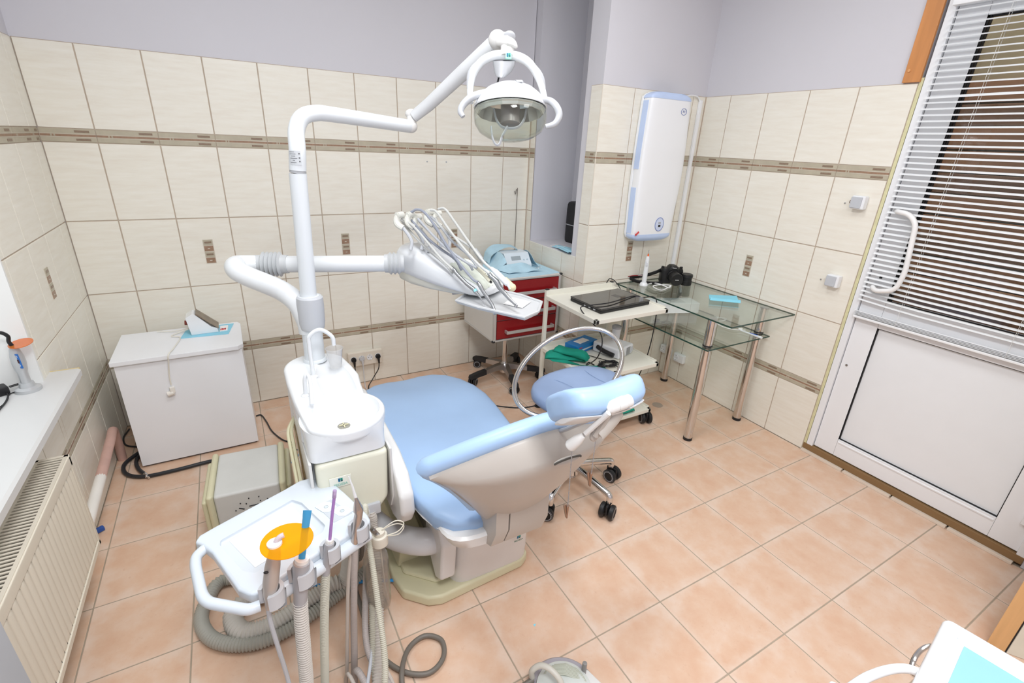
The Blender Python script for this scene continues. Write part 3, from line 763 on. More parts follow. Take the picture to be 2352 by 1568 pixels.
# ------------------------------------------------------------------ operating light
lamp = thing('operating_light', 'white dental operating light with clear lens on a jointed arm', 'dental light', (1.68, -1.52, 1.6))
G().tube(crom(path, 7), .0285, 18, rf=lambda t: .0285 - .003 * t).obj('lower_arm', pe, lamp)
g = G().ell(elb + V((.006, 0, .0)), (.028, .026, .026)).cyl(PD(946, 284, 2.0), PD(944, 262, 2.0), .019).ell(PD(945, 262, 2.0), (.026, .024, .020)).obj('elbow', shellw, lamp)
kn = PD(1140, 100, 1.80)
G().tube([PD(950, 268, 1.99), PD(985, 240, 1.965), PD(1060, 170, 1.88), PD(1132, 103, 1.80)], .02, 16, rf=lambda t: .0195 + .006 * min(1, t * 1.3), flat=1.15, up=(0, 0, 1)).obj('spring_arm', mat('arm_grey', (212, 214, 216), .3), lamp)
def LD(x, y, d=0.0): return PD(x, y, 1.75 + d)
g = G().ell(LD(1143, 92, .03), (.034, .034, .034)).loft([[LD(x, 0, dd) * 0 + PD(x, yc + h * math.sin(a), 1.75 + dd + w * math.cos(a)) for a in [2 * math.pi * j / 18 for j in range(18)]] for x, yc, h, w, dd in ((1140, 92, 14, .02, .02), (1150, 90, 18, .03, .01), (1165, 92, 19, .034, 0), (1178, 98, 14, .030, 0), (1186, 104, 8, .02, 0), (1189, 107, 3, .008, 0))])
g.obj('head_knuckle', shellw, lamp)
G().ell(LD(1170, 84, -.015), (.022, .02, .010), frame(RT, (0, -.6, .8))).obj('knuckle_cap', lgrey, lamp)
g = G().cyl(LD(1166, 105), LD(1165, 132), .0245, .026, 20).obj('swivel_stem', shellw, lamp)
# yoke arch
ya = [LD(1081, 236, .02), LD(1080, 205, .02), LD(1087, 170, .01), LD(1106, 142, 0), LD(1135, 128, 0), LD(1165, 127, 0), LD(1196, 133, 0), LD(1219, 149, .0), LD(1236, 178, .02), LD(1246, 205, .03), LD(1253, 235, .03)]
yoke = G().tube(ya, .016, 14, k=5, rf=lambda t: .011 + .006 * math.sin(math.pi * t) ** 2, flat=1.0).obj('yoke', white, lamp)
for seg in ((ya[1], ya[2], ya[3]), (ya[7], ya[8], ya[9])):
    o_ = [p + (p - LD(1168, 235)).normalized() * .010 for p in seg]
    G().tube(o_, .011, 10, k=5, rf=lambda t: .004 + .008 * math.sin(math.pi * t)).obj('yoke_inlay', lgrey, yoke)
Fe = frame(RT, UP)
e0 = LD(1168, 128, -.03)
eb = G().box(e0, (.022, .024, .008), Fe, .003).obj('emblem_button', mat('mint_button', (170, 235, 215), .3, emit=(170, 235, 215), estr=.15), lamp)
badge(eb, e0 + Fe @ V((0, -.007, .0045)), Fe, .014)
g = G().loft([[PD(xc + w * math.cos(a), y, 1.75 + .03 * math.sin(a)) for a in [2 * math.pi * j / 14 for j in range(14)]] for y, xc, w in ((140, 1158, 26), (150, 1158, 25), (165, 1155, 20), (176, 1151, 12), (178, 1151, 8))])
g.obj('cable_box', greyp, lamp)
G().tube([LD(1146, 176), LD(1141, 198)], .0035, 8).obj('cable', blackr, lamp)
# head: dome, rim, lens, reflector
LC = LD(1172, 236, .01); la = (V((-.12, -.30, -1))).normalized()
hxr = (RT - la * RT.dot(la)).normalized()
SXl, SYl = .134, .105
def lring(r, h, n=36):
    F = M((la, hxr, la.cross(hxr))).transposed()
    return [LC + F @ V((h, math.cos(2 * math.pi * j / n) * r * SXl, math.sin(2 * math.pi * j / n) * r * SYl)) for j in range(n)]
dome = G().loft([lring(*p) for p in ((.02, -.068), (.22, -.066), (.45, -.058), (.66, -.044), (.83, -.024), (.93, -.006), (.985, .010), (1.0, .018), (.985, .022), (.95, .010), (.8, -.015), (.5, -.045), (.02, -.058))], caps=False).obj('lamp_dome', white, lamp)
G().loft([lring(*p) for p in ((.985, .020), (1.0, .045), (.97, .075), (.86, .10), (.66, .118), (.4, .128), (.02, .131), (.02, .128), (.4, .125), (.65, .1155), (.85, .0975), (.955, .074), (.985, .045), (.97, .020))], caps=False).obj('lens', glass_mat('clear_polycarbonate', (247, 249, 247), .0, 1.28), lamp)
refl = mat('facet_reflector', (226, 226, 222), .28, .75, var=.06, scale=14)
G().loft([lring(*p, n=14) for p in ((.96, .024), (.90, .04), (.78, -.01), (.5, -.032), (.2, -.040), (.02, -.042), (.02, -.038), (.2, -.036), (.5, -.028), (.76, -.006), (.86, .040), (.955, .028))], caps=False).obj('reflector', refl, lamp, sharp=12)
lq = lambda h, a, b: LC + la * h + hxr * a + la.cross(hxr) * b
G().cyl(lq(-.02, 0, 0), lq(.075, 0, 0), .034, .036).obj('bulb_shield', mat('shield_grey', (176, 170, 168), .35, .3), lamp)
G().cyl(lq(-.03, .0, .0), lq(.02, 0, 0), .012).obj('bulb_socket', mat('socket_brass', (200, 175, 120), .3, .6), lamp)
g = G().tube([lq(.02, -.06, 0), lq(.06, -.05, .0), lq(.085, -.03, 0), lq(.09, .0, 0), lq(.085, .03, 0), lq(.06, .05, 0), lq(.02, .06, 0)], .006, 8, k=3, flat=.5).obj('shield_bracket', lgrey, lamp)
G().tube([LD(1128, 290), LD(1131, 315), LD(1138, 331), LD(1147, 331), LD(1154, 312), LD(1166, 290)], .0055, 8, k=5, flat=.5).obj('wire_loop', lgrey, lamp)
for hpts in ([(1140, 210), (1110, 214), (1082, 224), (1063, 242), (1058, 257), (1064, 268)], [(1246, 228), (1265, 233), (1279, 247), (1284, 266), (1274, 284), (1253, 291)]):
    G().tube([LD(x, y, -.03 if i < 2 else -.045) for i, (x, y) in enumerate(hpts)], .0095, 12, k=5, rf=lambda t: .006 + .007 * math.sin(math.pi * (.25 + .65 * t))).obj('grip_handle', lgrey, lamp)
Fc = frame(hxr, la.cross(hxr))
G().grid(lambda u, v: lq(-.064 + .026 * v * v, .012 + .022 * u + .012 * v, .0) - la.cross(hxr) * 0 + (FW * -.02 - FW * .05 * v), 4, 6, .002).obj('dome_inlay', lgrey, lamp)

# ------------------------------------------------------------------ delivery unit: swing arm, bellows, head with tray
du = thing('delivery_unit', 'white instrument delivery head with tray on a swing arm', 'delivery unit', (1.45, -1.35, 1.0))
dA = dep(P0 + V((0, 0, .2)))
E1 = PD(541, 619, 1.84); E2 = PD(900, 605, 2.0)
arm = [P0 + V((-.006, .006, .12)), P0 + V((-.012, .012, .17)), PD(682, 694, dA - .0), PD(648, 668, dA + .0), PD(610, 651, 1.85), PD(575, 637, 1.84)]
G().tube(arm + [PD(548, 624, 1.835), PD(540, 613, 1.85), PD(548, 608, 1.885), PD(572, 607, 1.91), PD(592, 607, 1.925)], .043, 20, k=5, rf=lambda t: .040 - .004 * t).obj('swing_arm', mat('arm_white', (228, 231, 233), .3), du)
A2 = PD(586, 607, 1.925)
def along(t): return A2.lerp(E2, t)
G().cyl(along(.12), along(.97), .033).obj('cross_arm', mat('arm_white', (228, 231, 233), .3), du)
bel = mat('bellows_grey', (200, 203, 205), .4)
def bellows(a, b, r0, r1, n, name):
    L = (b - a).length; prof = [(r0 * .85, 0), (r0, 0), (r0 * 1.02, L * .16)]
    for i in range(n):
        h = L * (.2 + .62 * i / n); prof += [(r0 * 1.05, h), (r1, h + L * .31 / n), (r0 * 1.05, h + L * .62 / n * .97)]
    prof += [(r0 * 1.0, L * .88), (r0 * .98, L), (r0 * .85, L)]
    return G().lathe(prof, a, b - a, 28).obj(name, bel, du)
bellows(PD(587, 607, 1.925), along(.235), .037, .050, 5, 'bellows')
bellows(along(.945), PD(928, 604, 2.012), .037, .047, 3, 'bellows')
f_ = V((.55, -.835, 0)).normalized(); w_ = V((.835, .55, 0))
O_ = V((1.372, -1.205, 1.052))
def H(s, t, z): return O_ + f_ * s + w_ * t + V((0, 0, z))
def hsec(s, t0, t1, z0, z1, p=3.2, n=28):
    return [H(s, (t0 + t1) / 2 + (t1 - t0) / 2 * math.copysign(abs(math.cos(a)) ** (2 / p), math.cos(a)), (z0 + z1) / 2 + (z1 - z0) / 2 * math.copysign(abs(math.sin(a)) ** (2 / p), math.sin(a))) for a in [2 * math.pi * j / n for j in range(n)]]
G().loft([hsec(*s) for s in ((-.055, .05, .13, .075, .13), (-.05, .02, .16, .05, .15), (-.03, .0, .18, .035, .165), (.02, -.012, .195, .03, .17), (.09, -.015, .20, .02, .160), (.17, -.015, .205, .012, .128), (.25, -.012, .21, .006, .092), (.33, -.005, .21, .0, .062), (.38, .01, .20, .0, .045), (.405, .04, .17, .008, .035), (.41, .07, .14, .012, .03))]).obj('head_shell', white, du, sharp=50)
G().loft([hsec(*s) for s in ((-.045, .03, .15, .02, .08), (-.03, .01, .17, .005, .09), (.03, .0, .185, -.005, .08), (.12, .005, .185, -.012, .06), (.22, .02, .18, -.015, .04), (.30, .05, .15, -.012, .02))]).obj('head_underside', mat('cream_grey', (222, 220, 208), .4), du, sharp=50)
# silicone instrument rest
g = G()
def restf(u, v):
    s = .20 + .195 * u; t = .025 + .165 * v
    base = .128 + (.055 - .128) * (s - .17) / .22
    return H(s, t, base - .01 + .02 * (1 - (2 * v - 1) ** 6) * (1 - (2 * u - 1) ** 8) - .006 * abs(math.sin(v * math.pi * 5)) ** .5)
g.grid(restf, 12, 30, .012).obj('instrument_rest', mat('pale_green_silicone', (228, 234, 222), .5), du, sharp=70)
# tray
tz = 1.035
tp = [V((1.500, -1.490, tz)), V((1.545, -1.60, tz)), V((1.652, -1.775, tz)), V((1.735, -1.735, tz)), V((1.815, -1.635, tz)), V((1.785, -1.52, tz)), V((1.74, -1.435, tz)), V((1.60, -1.40, tz))]
trm = mat('tray_plastic', (206, 208, 210), .35)
tr = G().prism(tp, (0, 0, .010), .003).obj('tray', trm, du)
G().tube([p + V((0, 0, .012)) for p in tp], .006, 8, closed=True).obj('tray_rim', trm, tr)
G().bb(H(.2, .08, -.03), H(.26, .12, .0) + V((.02, .02, 0))).obj('tray_bracket', greyp, du)
# five hose brackets rising from the rear of the head
for i, (hx_, hy_) in enumerate([(916, 494), (941, 493), (957, 499), (985, 487), (1003, 491)]):
    d = 1.99 + .022 * i
    p = PD(hx_, hy_, d)
    rod = [PD(hx_ + 9, hy_ + 28, d), PD(hx_ + 22, hy_ + 45, d), PD(hx_ + 30, hy_ + 62, d), PD(hx_ + 27, hy_ + 80, d)]
    br = G().tube(rod, .007, 8, k=5).obj('whip_rod', lgrey, du)
    g = G().tube([PD(hx_, hy_, d), PD(hx_ - 5, hy_ + 12, d), PD(hx_ - 2, hy_ + 22, d), PD(hx_ + 10, hy_ + 30, d)], .012, 10, k=4, flat=1.2)
    g.cyl(p - w_ * .012, p + w_ * .022, .0135, n=20).cyl(p - w_ * .015, p - w_ * .011, .009, n=16)
    g.obj('whip_bracket', mat('bracket_grey', (222, 222, 214), .4), du)
# handpieces lying on the rest, each with its hose
hoseg = mat('hose_grey', (184, 188, 194), .45)
hosed = mat('hose_slate', (150, 155, 168), .45)
hosec = mat('hose_cream', (204, 205, 202), .5)
silver = mat('satin_silver', (176, 178, 182), .25, .9)
def DP(x, y, o=0.0): return PD(x, y, 2.03 - (x - 915) / 275 * .21 + o)
def handpiece(label, hose, hm, body, bm, extra=None, group='handpieces on the delivery head'):
    b0 = DP(*body[0][:2])
    t = thing('dental_handpiece', label, 'handpiece', b0, group)
    if hose: G().tube([DP(*p) for p in hose], .0052, 10, k=6).obj('hose', hm, t)
    P_ = [DP(p[0], p[1]) for p in body]; R_ = [p[2] for p in body]
    rings = []
    n = len(P_)
    def rf(tt):
        x = tt * (n - 1); i = min(int(x), n - 2); return R_[i] + (R_[i + 1] - R_[i]) * (x - i)
    G().tube(P_, 0, 14, rf=rf).obj('handpiece_body', bm, t)
    if extra: extra(t)
    return t
def ex1(t):
    a = DP(1090, 665); b = DP(1093, 670); G().cyl(a, b, .0085).obj('colour_ring', mat('cyan_ring', (150, 215, 225), .4), t)
handpiece('straight steel scaler handpiece with cyan ring at the tray', [(921, 500, -.01), (950, 520, -.01), (985, 560, -.02), (1015, 595, -.02), (1040, 618, -.02)], hosec, [(1036, 614, .008), (1045, 622, .0085), (1048, 627, .0075), (1070, 650, .0075), (1088, 664, .0085), (1092, 670, .008), (1102, 681, .004), (1108, 690, .0022), (1114, 701, .0014)], silver, ex1)
def ex2(t):
    p = DP(1136, 718); G().cyl(p - UP * .006, p + UP * .004 + FW * -.004, .0065, n=14).obj('head', silver, t)
handpiece('curved steel contra-angle handpiece on a slate hose', [(943, 488, 0), (958, 481, 0), (975, 488, 0), (1000, 520, -.01), (1030, 570, -.02), (1060, 610, -.02), (1085, 640, -.02), (1097, 648, -.02)], hosed, [(1096, 647, .006), (1100, 652, .008), (1106, 662, .0085), (1109, 668, .007), (1120, 684, .0075), (1131, 700, .0065), (1136, 713, .0055)], silver, ex2)
def ex3(t):
    p = DP(1126, 646); q = DP(1129, 649); G().cyl(p, q, .0045).obj('socket_pins', blackp, t)
handpiece('uncoupled cream hose end with a black-pinned connector', [(960, 502, 0), (985, 530, 0), (1020, 565, -.01), (1060, 595, -.01), (1095, 615, -.02)], hoseg, [(1090, 612, .006), (1104, 622, .0085), (1113, 631, .0085), (1113, 632, .0075), (1126, 646, .0075)], mat('ivory_connector', (226, 222, 200), .4), ex3)
def ex4(t):
    p = DP(1186, 702); G().cyl(p - UP * .007 - RT * .003, p + UP * .004, .0065, n=14).obj('head', silver, t)
handpiece('steel turbine handpiece with angled head over paper sheets', [(988, 482, 0), (1003, 487, 0), (1030, 525, -.01), (1065, 570, -.02), (1100, 608, -.03), (1124, 628, -.03)], hosec, [(1122, 626, .0075), (1128, 636, .0095), (1133, 639, .0085), (1140, 646, .0115), (1148, 660, .0105), (1154, 667, .0095), (1155, 669, .0085), (1170, 686, .007), (1184, 699, .0055)], silver, ex4)
def ex5(t):
    p = [DP(1160, 640, .015), DP(1170, 652, .015), DP(1176, 660, .015)]; G().tube(p, .012, 12, rf=lambda t_: .009 + .006 * t_).ell(p[2], (.016, .016, .016)).obj('trigger', mat('yellowed_plastic', (226, 214, 178), .4), t)
handpiece('white three-way syringe with yellowed end knob', [(1006, 480, .02), (1022, 480, .02), (1045, 510, .02), (1080, 560, .01), (1110, 600, 0), (1134, 622, 0)], hosec, [(1128, 615, .006), (1140, 626, .012), (1160, 646, .012), (1166, 653, .010), (1167, 655, .006), (1172, 664, .003)], white, ex5)
# second drop of each hose, back under the brackets into the head
for i, (a, m) in enumerate(((((920, 503), (945, 535), (985, 575), (1015, 600), (1030, 615), (1040, 628)), hosec), (((945, 505), (975, 540), (1010, 570), (1045, 595), (1060, 620)), hosed), (((962, 507), (1000, 545), (1040, 580), (1075, 605), (1086, 620)), hoseg), (((1000, 500), (1008, 515), (1030, 535), (1055, 550), (1085, 570), (1092, 580), (1110, 605)), hosec), (((990, 497), (1012, 520), (1040, 555), (1075, 585), (1100, 618)), hoseg))):
    G().tube([DP(x, y, .02) for x, y in a], .0052, 10, k=5).obj('return_hose', m, du)
G().cyl(DP(1091, 573, .02), DP(1107, 596, .02), .008).obj('hose_weight', greyp, du)
pp = [V((1.655, -1.60, tz + .0125)), V((1.70, -1.675, tz + .0125)), V((1.765, -1.625, tz + .0125)), V((1.725, -1.545, tz + .0125))]
for k, lb in ((0, 'square white paper sheet on the delivery tray'), ):
    g = G().prism(pp, (0, 0, .001)).prism([p + V((.006, .003, .0015)) for p in pp], (0, 0, .001)).obj('paper_sheet', whitepaper, label='small stack of white paper sheets on the delivery tray', cat='paper')
# drinking cup under the filler
cc = PZ(772, 842, .80); 
cg = G().lathe([(.001, 0), (.022, 0), (.0265, .04), (.031, .075), (.0335, .078), (.0335, .080), (.0315, .081), (.0300, .075), (.0255, .04), (.021, .002), (.001, .0015)], V((1.045, -1.30, .800)) * 0 + cc, n=32)
cg.obj('plastic_cup', glass_mat('clear_cup', (250, 250, 250), .1, 1.25, .22), label='clear plastic rinse cup under the white cup filler', cat='cup')

# ------------------------------------------------------------------ side housing between spittoon and chair (part of the spittoon)
pf = [(-1.27, .625), (-1.60, .632), (-1.78, .622), (-1.875, .59), (-1.925, .53), (-1.935, .46), (-1.90, .40), (-1.82, .375), (-1.60, .40), (-1.30, .42)]
G().prism([(1.108, y, z) for y, z in pf], (.052, 0, 0), .014, 3).obj('side_housing', shellw, sp)

# ------------------------------------------------------------------ assistant tray with instruments
TZ = .60
def T(x, y, dz=0.0): return PZ(x, y, TZ + dz)
at_ = thing('assistant_tray', 'white assistant tray with looped handle and four instrument holders', 'tray', T(680, 1250, -.05))
outl = [(452, 1266), (462, 1250), (500, 1228), (560, 1195), (655, 1143), (690, 1122), (715, 1115), (748, 1117), (768, 1126), (800, 1155), (846, 1200), (853, 1213), (848, 1222), (798, 1252), (743, 1286), (688, 1322), (638, 1356), (604, 1382), (580, 1388), (552, 1376), (492, 1290), (470, 1272)]
trw = mat('tray_blue_white', (214, 222, 230), .3, var=.008)
tb = G().prism([T(x, y, -.034) for x, y in outl], (0, 0, .034), .008, 3).obj('tray_body', trw, at_, sharp=32)
rec = [(508, 1247), (672, 1153), (694, 1160), (748, 1212), (742, 1228), (588, 1322), (560, 1318), (506, 1258)]
boolsub(tb, [G().prism([T(x, y, -.010) for x, y in rec], (0, 0, .03), .004, 2)])
hl_ = [T(470, 1260, -.016), T(450, 1278, -.016), T(449, 1300, -.016), T(464, 1368, -.016), T(478, 1384, -.016), T(570, 1401, -.018), T(598, 1390, -.018)]
G().tube(fillet(hl_, .02, 6), .0135, 14).obj('handle', trw, at_)
G().tube([T(612, 1382, -.034), T(680, 1338, -.034), T(760, 1286, -.034), T(846, 1226, -.034)], .019, 14, k=3).obj('front_rail', trw, at_)
u0 = T(700, 1300, -.07)
G().tube([T(690, 1300, -.045), T(740, 1270, -.06), T(800, 1225, -.08), V((1.0, -1.86, .46)), V((1.0, -1.76, .46))], .022, 14, k=5).obj('support_arm', white, at_)
cpn = G().prism([T(x, y, .0) for x, y in ((727, 1163), (760, 1147), (809, 1178), (767, 1200))], (0, 0, .0012), .0005, 1).obj('keypad', mat('keypad_grey', (196, 202, 208), .4), at_)
for k, (cx, cy) in enumerate(((749, 1164), (786, 1173))):
    c = T(cx, cy, .0014); e1 = (T(cx + 16, cy - 7.5, .0014) - c); e2 = (T(cx + 12, cy + 9, .0014) - c)
    b_ = G().prism([c + e1 * a + e2 * b for a, b in ((-1, -.8), (.3, -1), (.9, -.5), (1, .8), (-.3, 1), (-.9, .5))], (0, 0, .0008)).obj('key', mat('key_pale', (222, 238, 246), .4), at_)
    g = G().tube([c + V((.006 * math.cos(a), .006 * math.sin(a), .001)) for a in [2 * math.pi * j / 16 for j in range(16)]], .0008, 5, closed=True)
    for q in (-.003, 0, .003): g.tube([c + V((-.004, q, .001)), c + V((.004, q, .001))], .0006, 4)
    g.obj('key_symbol', greyp, b_)
pap = [T(527, 1243, -.0095), T(668, 1162, -.0095), T(726, 1216, -.0095), T(586, 1303, -.0095)]
G().prism(pap, (0, 0, .0006)).obj('paper_liner', whitepaper, label='plain white paper liner lying in the assistant tray', cat='paper')
hold = mat('holder_grey', (196, 199, 204), .35)
jaw = mat('holder_jaw', (132, 132, 134), .45)
def cup(c, r, h, a0, a1, th=.006, n=22):
    g = G(); rings = []
    for i in range(n + 1):
        a = math.radians(a0 + (a1 - a0) * i / n); u = V((math.cos(a), math.sin(a), 0))
        rings.append([c + u * r, c + u * (r + th), c + u * (r + th) + V((0, 0, h)), c + u * r + V((0, 0, h))])
    return g.loft(rings)
HP = [(622, 1352, .020), (690, 1306, .0225), (757, 1252, .0165), (822, 1205, .0185)]
for hx_, hy_, r_ in HP:
    c = T(hx_, hy_, .03) + V((0, 0, -.042))
    hj = cup(c, r_, .044, -110, 165, .009).obj('holder', hold, at_)
    G().prism([c + V((r_ * .4, -r_ * 1.0, -.012)), c + V((r_ * 1.4, -r_ * .9, -.006)), c + V((r_ * 1.6, -r_ * .2, .03)), c + V((r_ * 1.05, -.0, .02))], (.0, .006, 0)).obj('holder_jaw', jaw, hj)
# corrugated hose helper
def chose(pts, r, pitch, n=14, amp=.13, k=10):
    P_ = crom(pts, k); L = sum((P_[i + 1] - P_[i]).length for i in range(len(P_) - 1)); m = int(L / pitch) * 4
    # resample evenly
    out = []; acc = 0; i = 0; seg = (P_[1] - P_[0]).length
    for j in range(m + 1):
        d = L * j / m
        while i < len(P_) - 2 and acc + seg < d: acc += seg; i += 1; seg = (P_[i + 1] - P_[i]).length
        out.append(P_[i].lerp(P_[i + 1], min(1, (d - acc) / max(seg, 1e-9))))
    return G().tube(out, r, n, rf=lambda t: r * (1 + amp * math.cos(2 * math.pi * t * m / 4)))
hcor = mat('corrugated_grey', (178, 177, 168), .45, var=.03)
hcorc = mat('corrugated_cream', (196, 193, 178), .45, var=.03)
greyh = mat('handpiece_grey', (170, 170, 174), .35)
port = V((1.015, -1.862, .452))
def back_to_port(b, dx=0.0, low=.05):
    return [V((b.x + .01, b.y - .05, .12)), V((b.x + .05, b.y - .14, low)), V((b.x + .12 + dx, b.y - .12, low)), V((.95 + dx, -2.10, .16)), port + V((dx * .5, -.01, -.08)), port + V((dx * .5, .01, 0))]
# curing wand with orange shield
c = T(622, 1356, .03); V_ = lambda x, y: PV(x, y, c)
w = thing('curing_wand', 'grey curing wand with an amber shield disc in the assistant tray', 'curing light', V_(622, 1380), 'instruments in the assistant tray')
bd = [(616, 1398, .006), (618, 1380, .010), (620, 1362, .0155), (622, 1335, .0178), (626, 1300, .0172), (630, 1272, .0140), (632, 1256, .0115)]
def body(bd, n=16):
    P_ = [V_(x, y) for x, y, r in bd]; R_ = [r for x, y, r in bd]; m = len(P_)
    def rf(t):
        x = t * (m - 1); i = min(int(x + 1e-6), m - 2); return R_[i] + (R_[i + 1] - R_[i]) * (x - i)
    return G().tube(P_, 0, n, rf=rf)
bo = body(bd).obj('wand_body', mat('wand_champagne', (186, 178, 172), .35, .3), w)
G().ell(V_(617, 1306) - FW * .018 + RT * .003, (.006, .003, .004), frame(RT, UP)).obj('button', blackp, bo)
G().lathe([(.010, -.004), (.0165, -.002), (.0165, .006), (.010, .008), (0.001, .008)], V_(631, 1250), (0, 0, 1), 20).obj('collar', white, w)
G().tube([V_(632, 1250), V_(636, 1240), V_(644, 1232), V_(652, 1228)], .0062, 10, k=3).obj('light_guide', mat('glass_rod', (214, 200, 206), .2), w)
sc_ = V_(661, 1251)
G().lathe([(.001, 0), (.057, 0), (.0575, .0012), (.057, .0024), (.001, .0024)], V((sc_.x, sc_.y, V_(631, 1250).z - .002)), (0.02, 0, 1), 40).obj('shield_disc', glass_mat('amber_acrylic', (255, 200, 0), .05, 1.3, .35), w)
G().tube([V_(616, 1396), V_(622, 1430), V_(640, 1490), V_(664, 1570)] + back_to_port(V_(664, 1600)), .0055, 10, k=5).obj('cord', hoseg, w)
# large suction handpiece with blue tip
c = T(690, 1310, .03)
w = thing('suction_handpiece', 'grey suction handpiece holding a wide blue tip', 'suction tip', V_(690, 1370), 'instruments in the assistant tray')
body([(690, 1385, .0165), (691, 1360, .0175), (691, 1330, .019), (692, 1300, .0205), (693, 1290, .0200), (693, 1288, .015)]).obj('suction_body', greyh, w)
G().cyl(V_(693, 1291), V_(694, 1281), .0165, n=24).obj('collar', whitep, w)
def oval(p, a, b): return [p + RT * (a * math.cos(t)) + (UP * .5 - FW) .normalized() * (b * math.sin(t)) for t in [2 * math.pi * j / 16 for j in range(16)]]
rg = [oval(V_(x, y), a, b) for x, y, a, b in ((693, 1284, .008, .008), (699, 1230, .0085, .008), (704, 1190, .0095, .0075), (706, 1172, .0105, .006), (706, 1172, .008, .0035), (704, 1188, .007, .004))]
G().loft(rg).obj('blue_tip', mat('sky_blue_plastic', (62, 166, 226), .35), w)
b = V_(706, 1600)
chose([V_(690, 1380), V_(692, 1420), V_(698, 1490), V_(704, 1560), b] + back_to_port(b, .02), .0165, .0085).obj('hose', mat('corrugated_light', (204, 198, 190), .45), w)
# saliva ejector with purple straw
c = T(757, 1255, .03)
w = thing('saliva_ejector', 'grey saliva ejector handpiece with a thin purple straw', 'saliva ejector', V_(752, 1310), 'instruments in the assistant tray')
body([(748, 1318, .011), (750, 1300, .0112), (754, 1275, .0125), (756, 1255, .0135), (757, 1246, .0125), (757, 1245, .009)]).obj('ejector_body', greyh, w)
g = G().cyl(V_(757, 1247), V_(757.5, 1238), .0092, n=24)
for j in range(18):
    a = 2 * math.pi * j / 18; u = V((math.cos(a) * .0094, math.sin(a) * .0094, 0)); g.tube([V_(757, 1246.5) + u, V_(757.5, 1239) + u], .0009, 4)
g.obj('knurled_cap', whitep, w)
st = G().tube([V_(757.5, 1240), V_(762, 1190), V_(768, 1138)], .0042, 10).obj('straw', mat('lilac_straw', (186, 140, 214), .3, trans=.25), w)
G().cyl(V_(767.6, 1142), V_(769, 1126), .0052, .005, 12).obj('straw_tip', mat('clear_lilac', (214, 190, 228), .2, trans=.5), st)
b = V_(748, 1600)
chose([V_(748, 1316), V_(746, 1380), V_(745, 1450), V_(746, 1530), b] + back_to_port(b, .0), .0108, .006, 12).obj('hose', hcorc, w)
# metal three-way syringe / scaler
c = T(822, 1210, .03)
w = thing('scaler_handpiece', 'steel handpiece with white pointed tip in the tray end holder', 'handpiece', V_(818, 1260), 'instruments in the assistant tray')
body([(813, 1262, .0075), (815, 1240, .0105), (819, 1215, .0115), (822, 1190, .0115), (824, 1178, .0110), (823, 1172, .0135), (822, 1166, .013), (819, 1150, .0065), (816, 1140, .0035)]).obj('steel_body', mat('warm_steel', (182, 172, 166), .25, .85), w)
G().tube([V_(817, 1143), V_(810, 1118), V_(801, 1094)], .002, 8, rf=lambda t: .0042 - .003 * t).obj('white_tip', white, w)
b = V_(815, 1600)
chose([V_(814, 1262), V_(813, 1330), V_(813, 1420), V_(814, 1520), b] + back_to_port(b, -.02), .0100, .005, 12, .04).obj('hose', mat('hose_mauve_grey', (172, 164, 160), .45), w)
G().tube([V_(806, 1270), V_(800, 1340), V_(798, 1430), V_(797, 1520), V_(795, 1590)] + back_to_port(V_(795, 1600), .01), .0055, 10, k=6).obj('power_cord', mat('cord_warm', (190, 182, 174), .5), w)
# ribbed hose hanging in front of the bottle
c = V((1.02, -1.93, .5))
h0 = [V((1.008, -1.87, .462)), PD(838, 1165, 1.52), PD(845, 1230, 1.47), PD(856, 1300, 1.43), PD(870, 1400, 1.40), PD(883, 1500, 1.38), PD(884, 1572, 1.37), PD(875, 1640, 1.36), V((1.0, -2.34, .010)), V((1.12, -2.42, .010)), V((1.30, -2.45, .012)), V((1.42, -2.46, .012))]
chose(h0, .0085, .0052, 12).obj('ribbed_hose', hcorc, label='thin cream ribbed hose hanging in front of the water bottle', cat='hose')
# water bottle on its strap
bt = PD(872, 1240, 1.52); bz = PV(872, 1392, bt)
H_ = bt.z - bz.z
wbt = thing('water_bottle', 'clear water bottle with cream cap hanging below the spittoon', 'bottle', bz)
R_ = .040
G().lathe([(.001, 0), (.028, .0), (.036, .012), (R_, .035), (R_, H_ * .72), (.037, H_ * .80), (.028, H_ * .88), (.020, H_ * .93), (.020, H_ * .99), (.018, H_ * .99), (.018, H_ * .93), (.026, H_ * .87), (.035, H_ * .79), (R_ - .002, H_ * .71), (R_ - .002, .036), (.034, .014), (.026, .003), (.001, .003)], bz, n=32).obj('bottle', glass_mat('bottle_pet', (244, 241, 236), .05, 1.35, .12), wbt)
G().lathe([(.001, .002), (.025, .004), (.033, .014), (R_ - .0025, .036), (R_ - .0025, H_ * .6), (.001, H_ * .6)], bz, n=28).obj('water', glass_mat('water', (234, 236, 236), 0, 1.1), wbt)
G().lathe([(.001, 0), (.026, 0), (.026, .028), (.024, .034), (.017, .036), (.017, .048), (.001, .05)], V((bt.x, bt.y, bt.z - .012)), n=28).obj('cap', mat('bottle_cap', (222, 216, 202), .4), wbt)
p = V((bt.x, bt.y, bt.z + .03))
Fs = frame((p + V((-.03, .0, .05))) - p, (1, -1, .6))
g = G().box(p + V((-.022, -.006, .030)), (.085, .020, .0025), frame(V((-.45, .12, .85)), (.8, -.5, .4)), .001, 1)
stp = g.obj('hanger_strap', steel, wbt)
for k in (-.028, -.008, .018):
    q = p + V((-.022, -.006, .030)) + V((-.45, .12, .85)).normalized() * k
    nn = (V((-.45, .12, .85)).cross(V((.8, -.5, .4)))).normalized()
    if nn.dot(FW) > 0: nn = -nn
    G().cyl(q, q + nn * .004, .005, n=6).obj('screw', steel, stp)
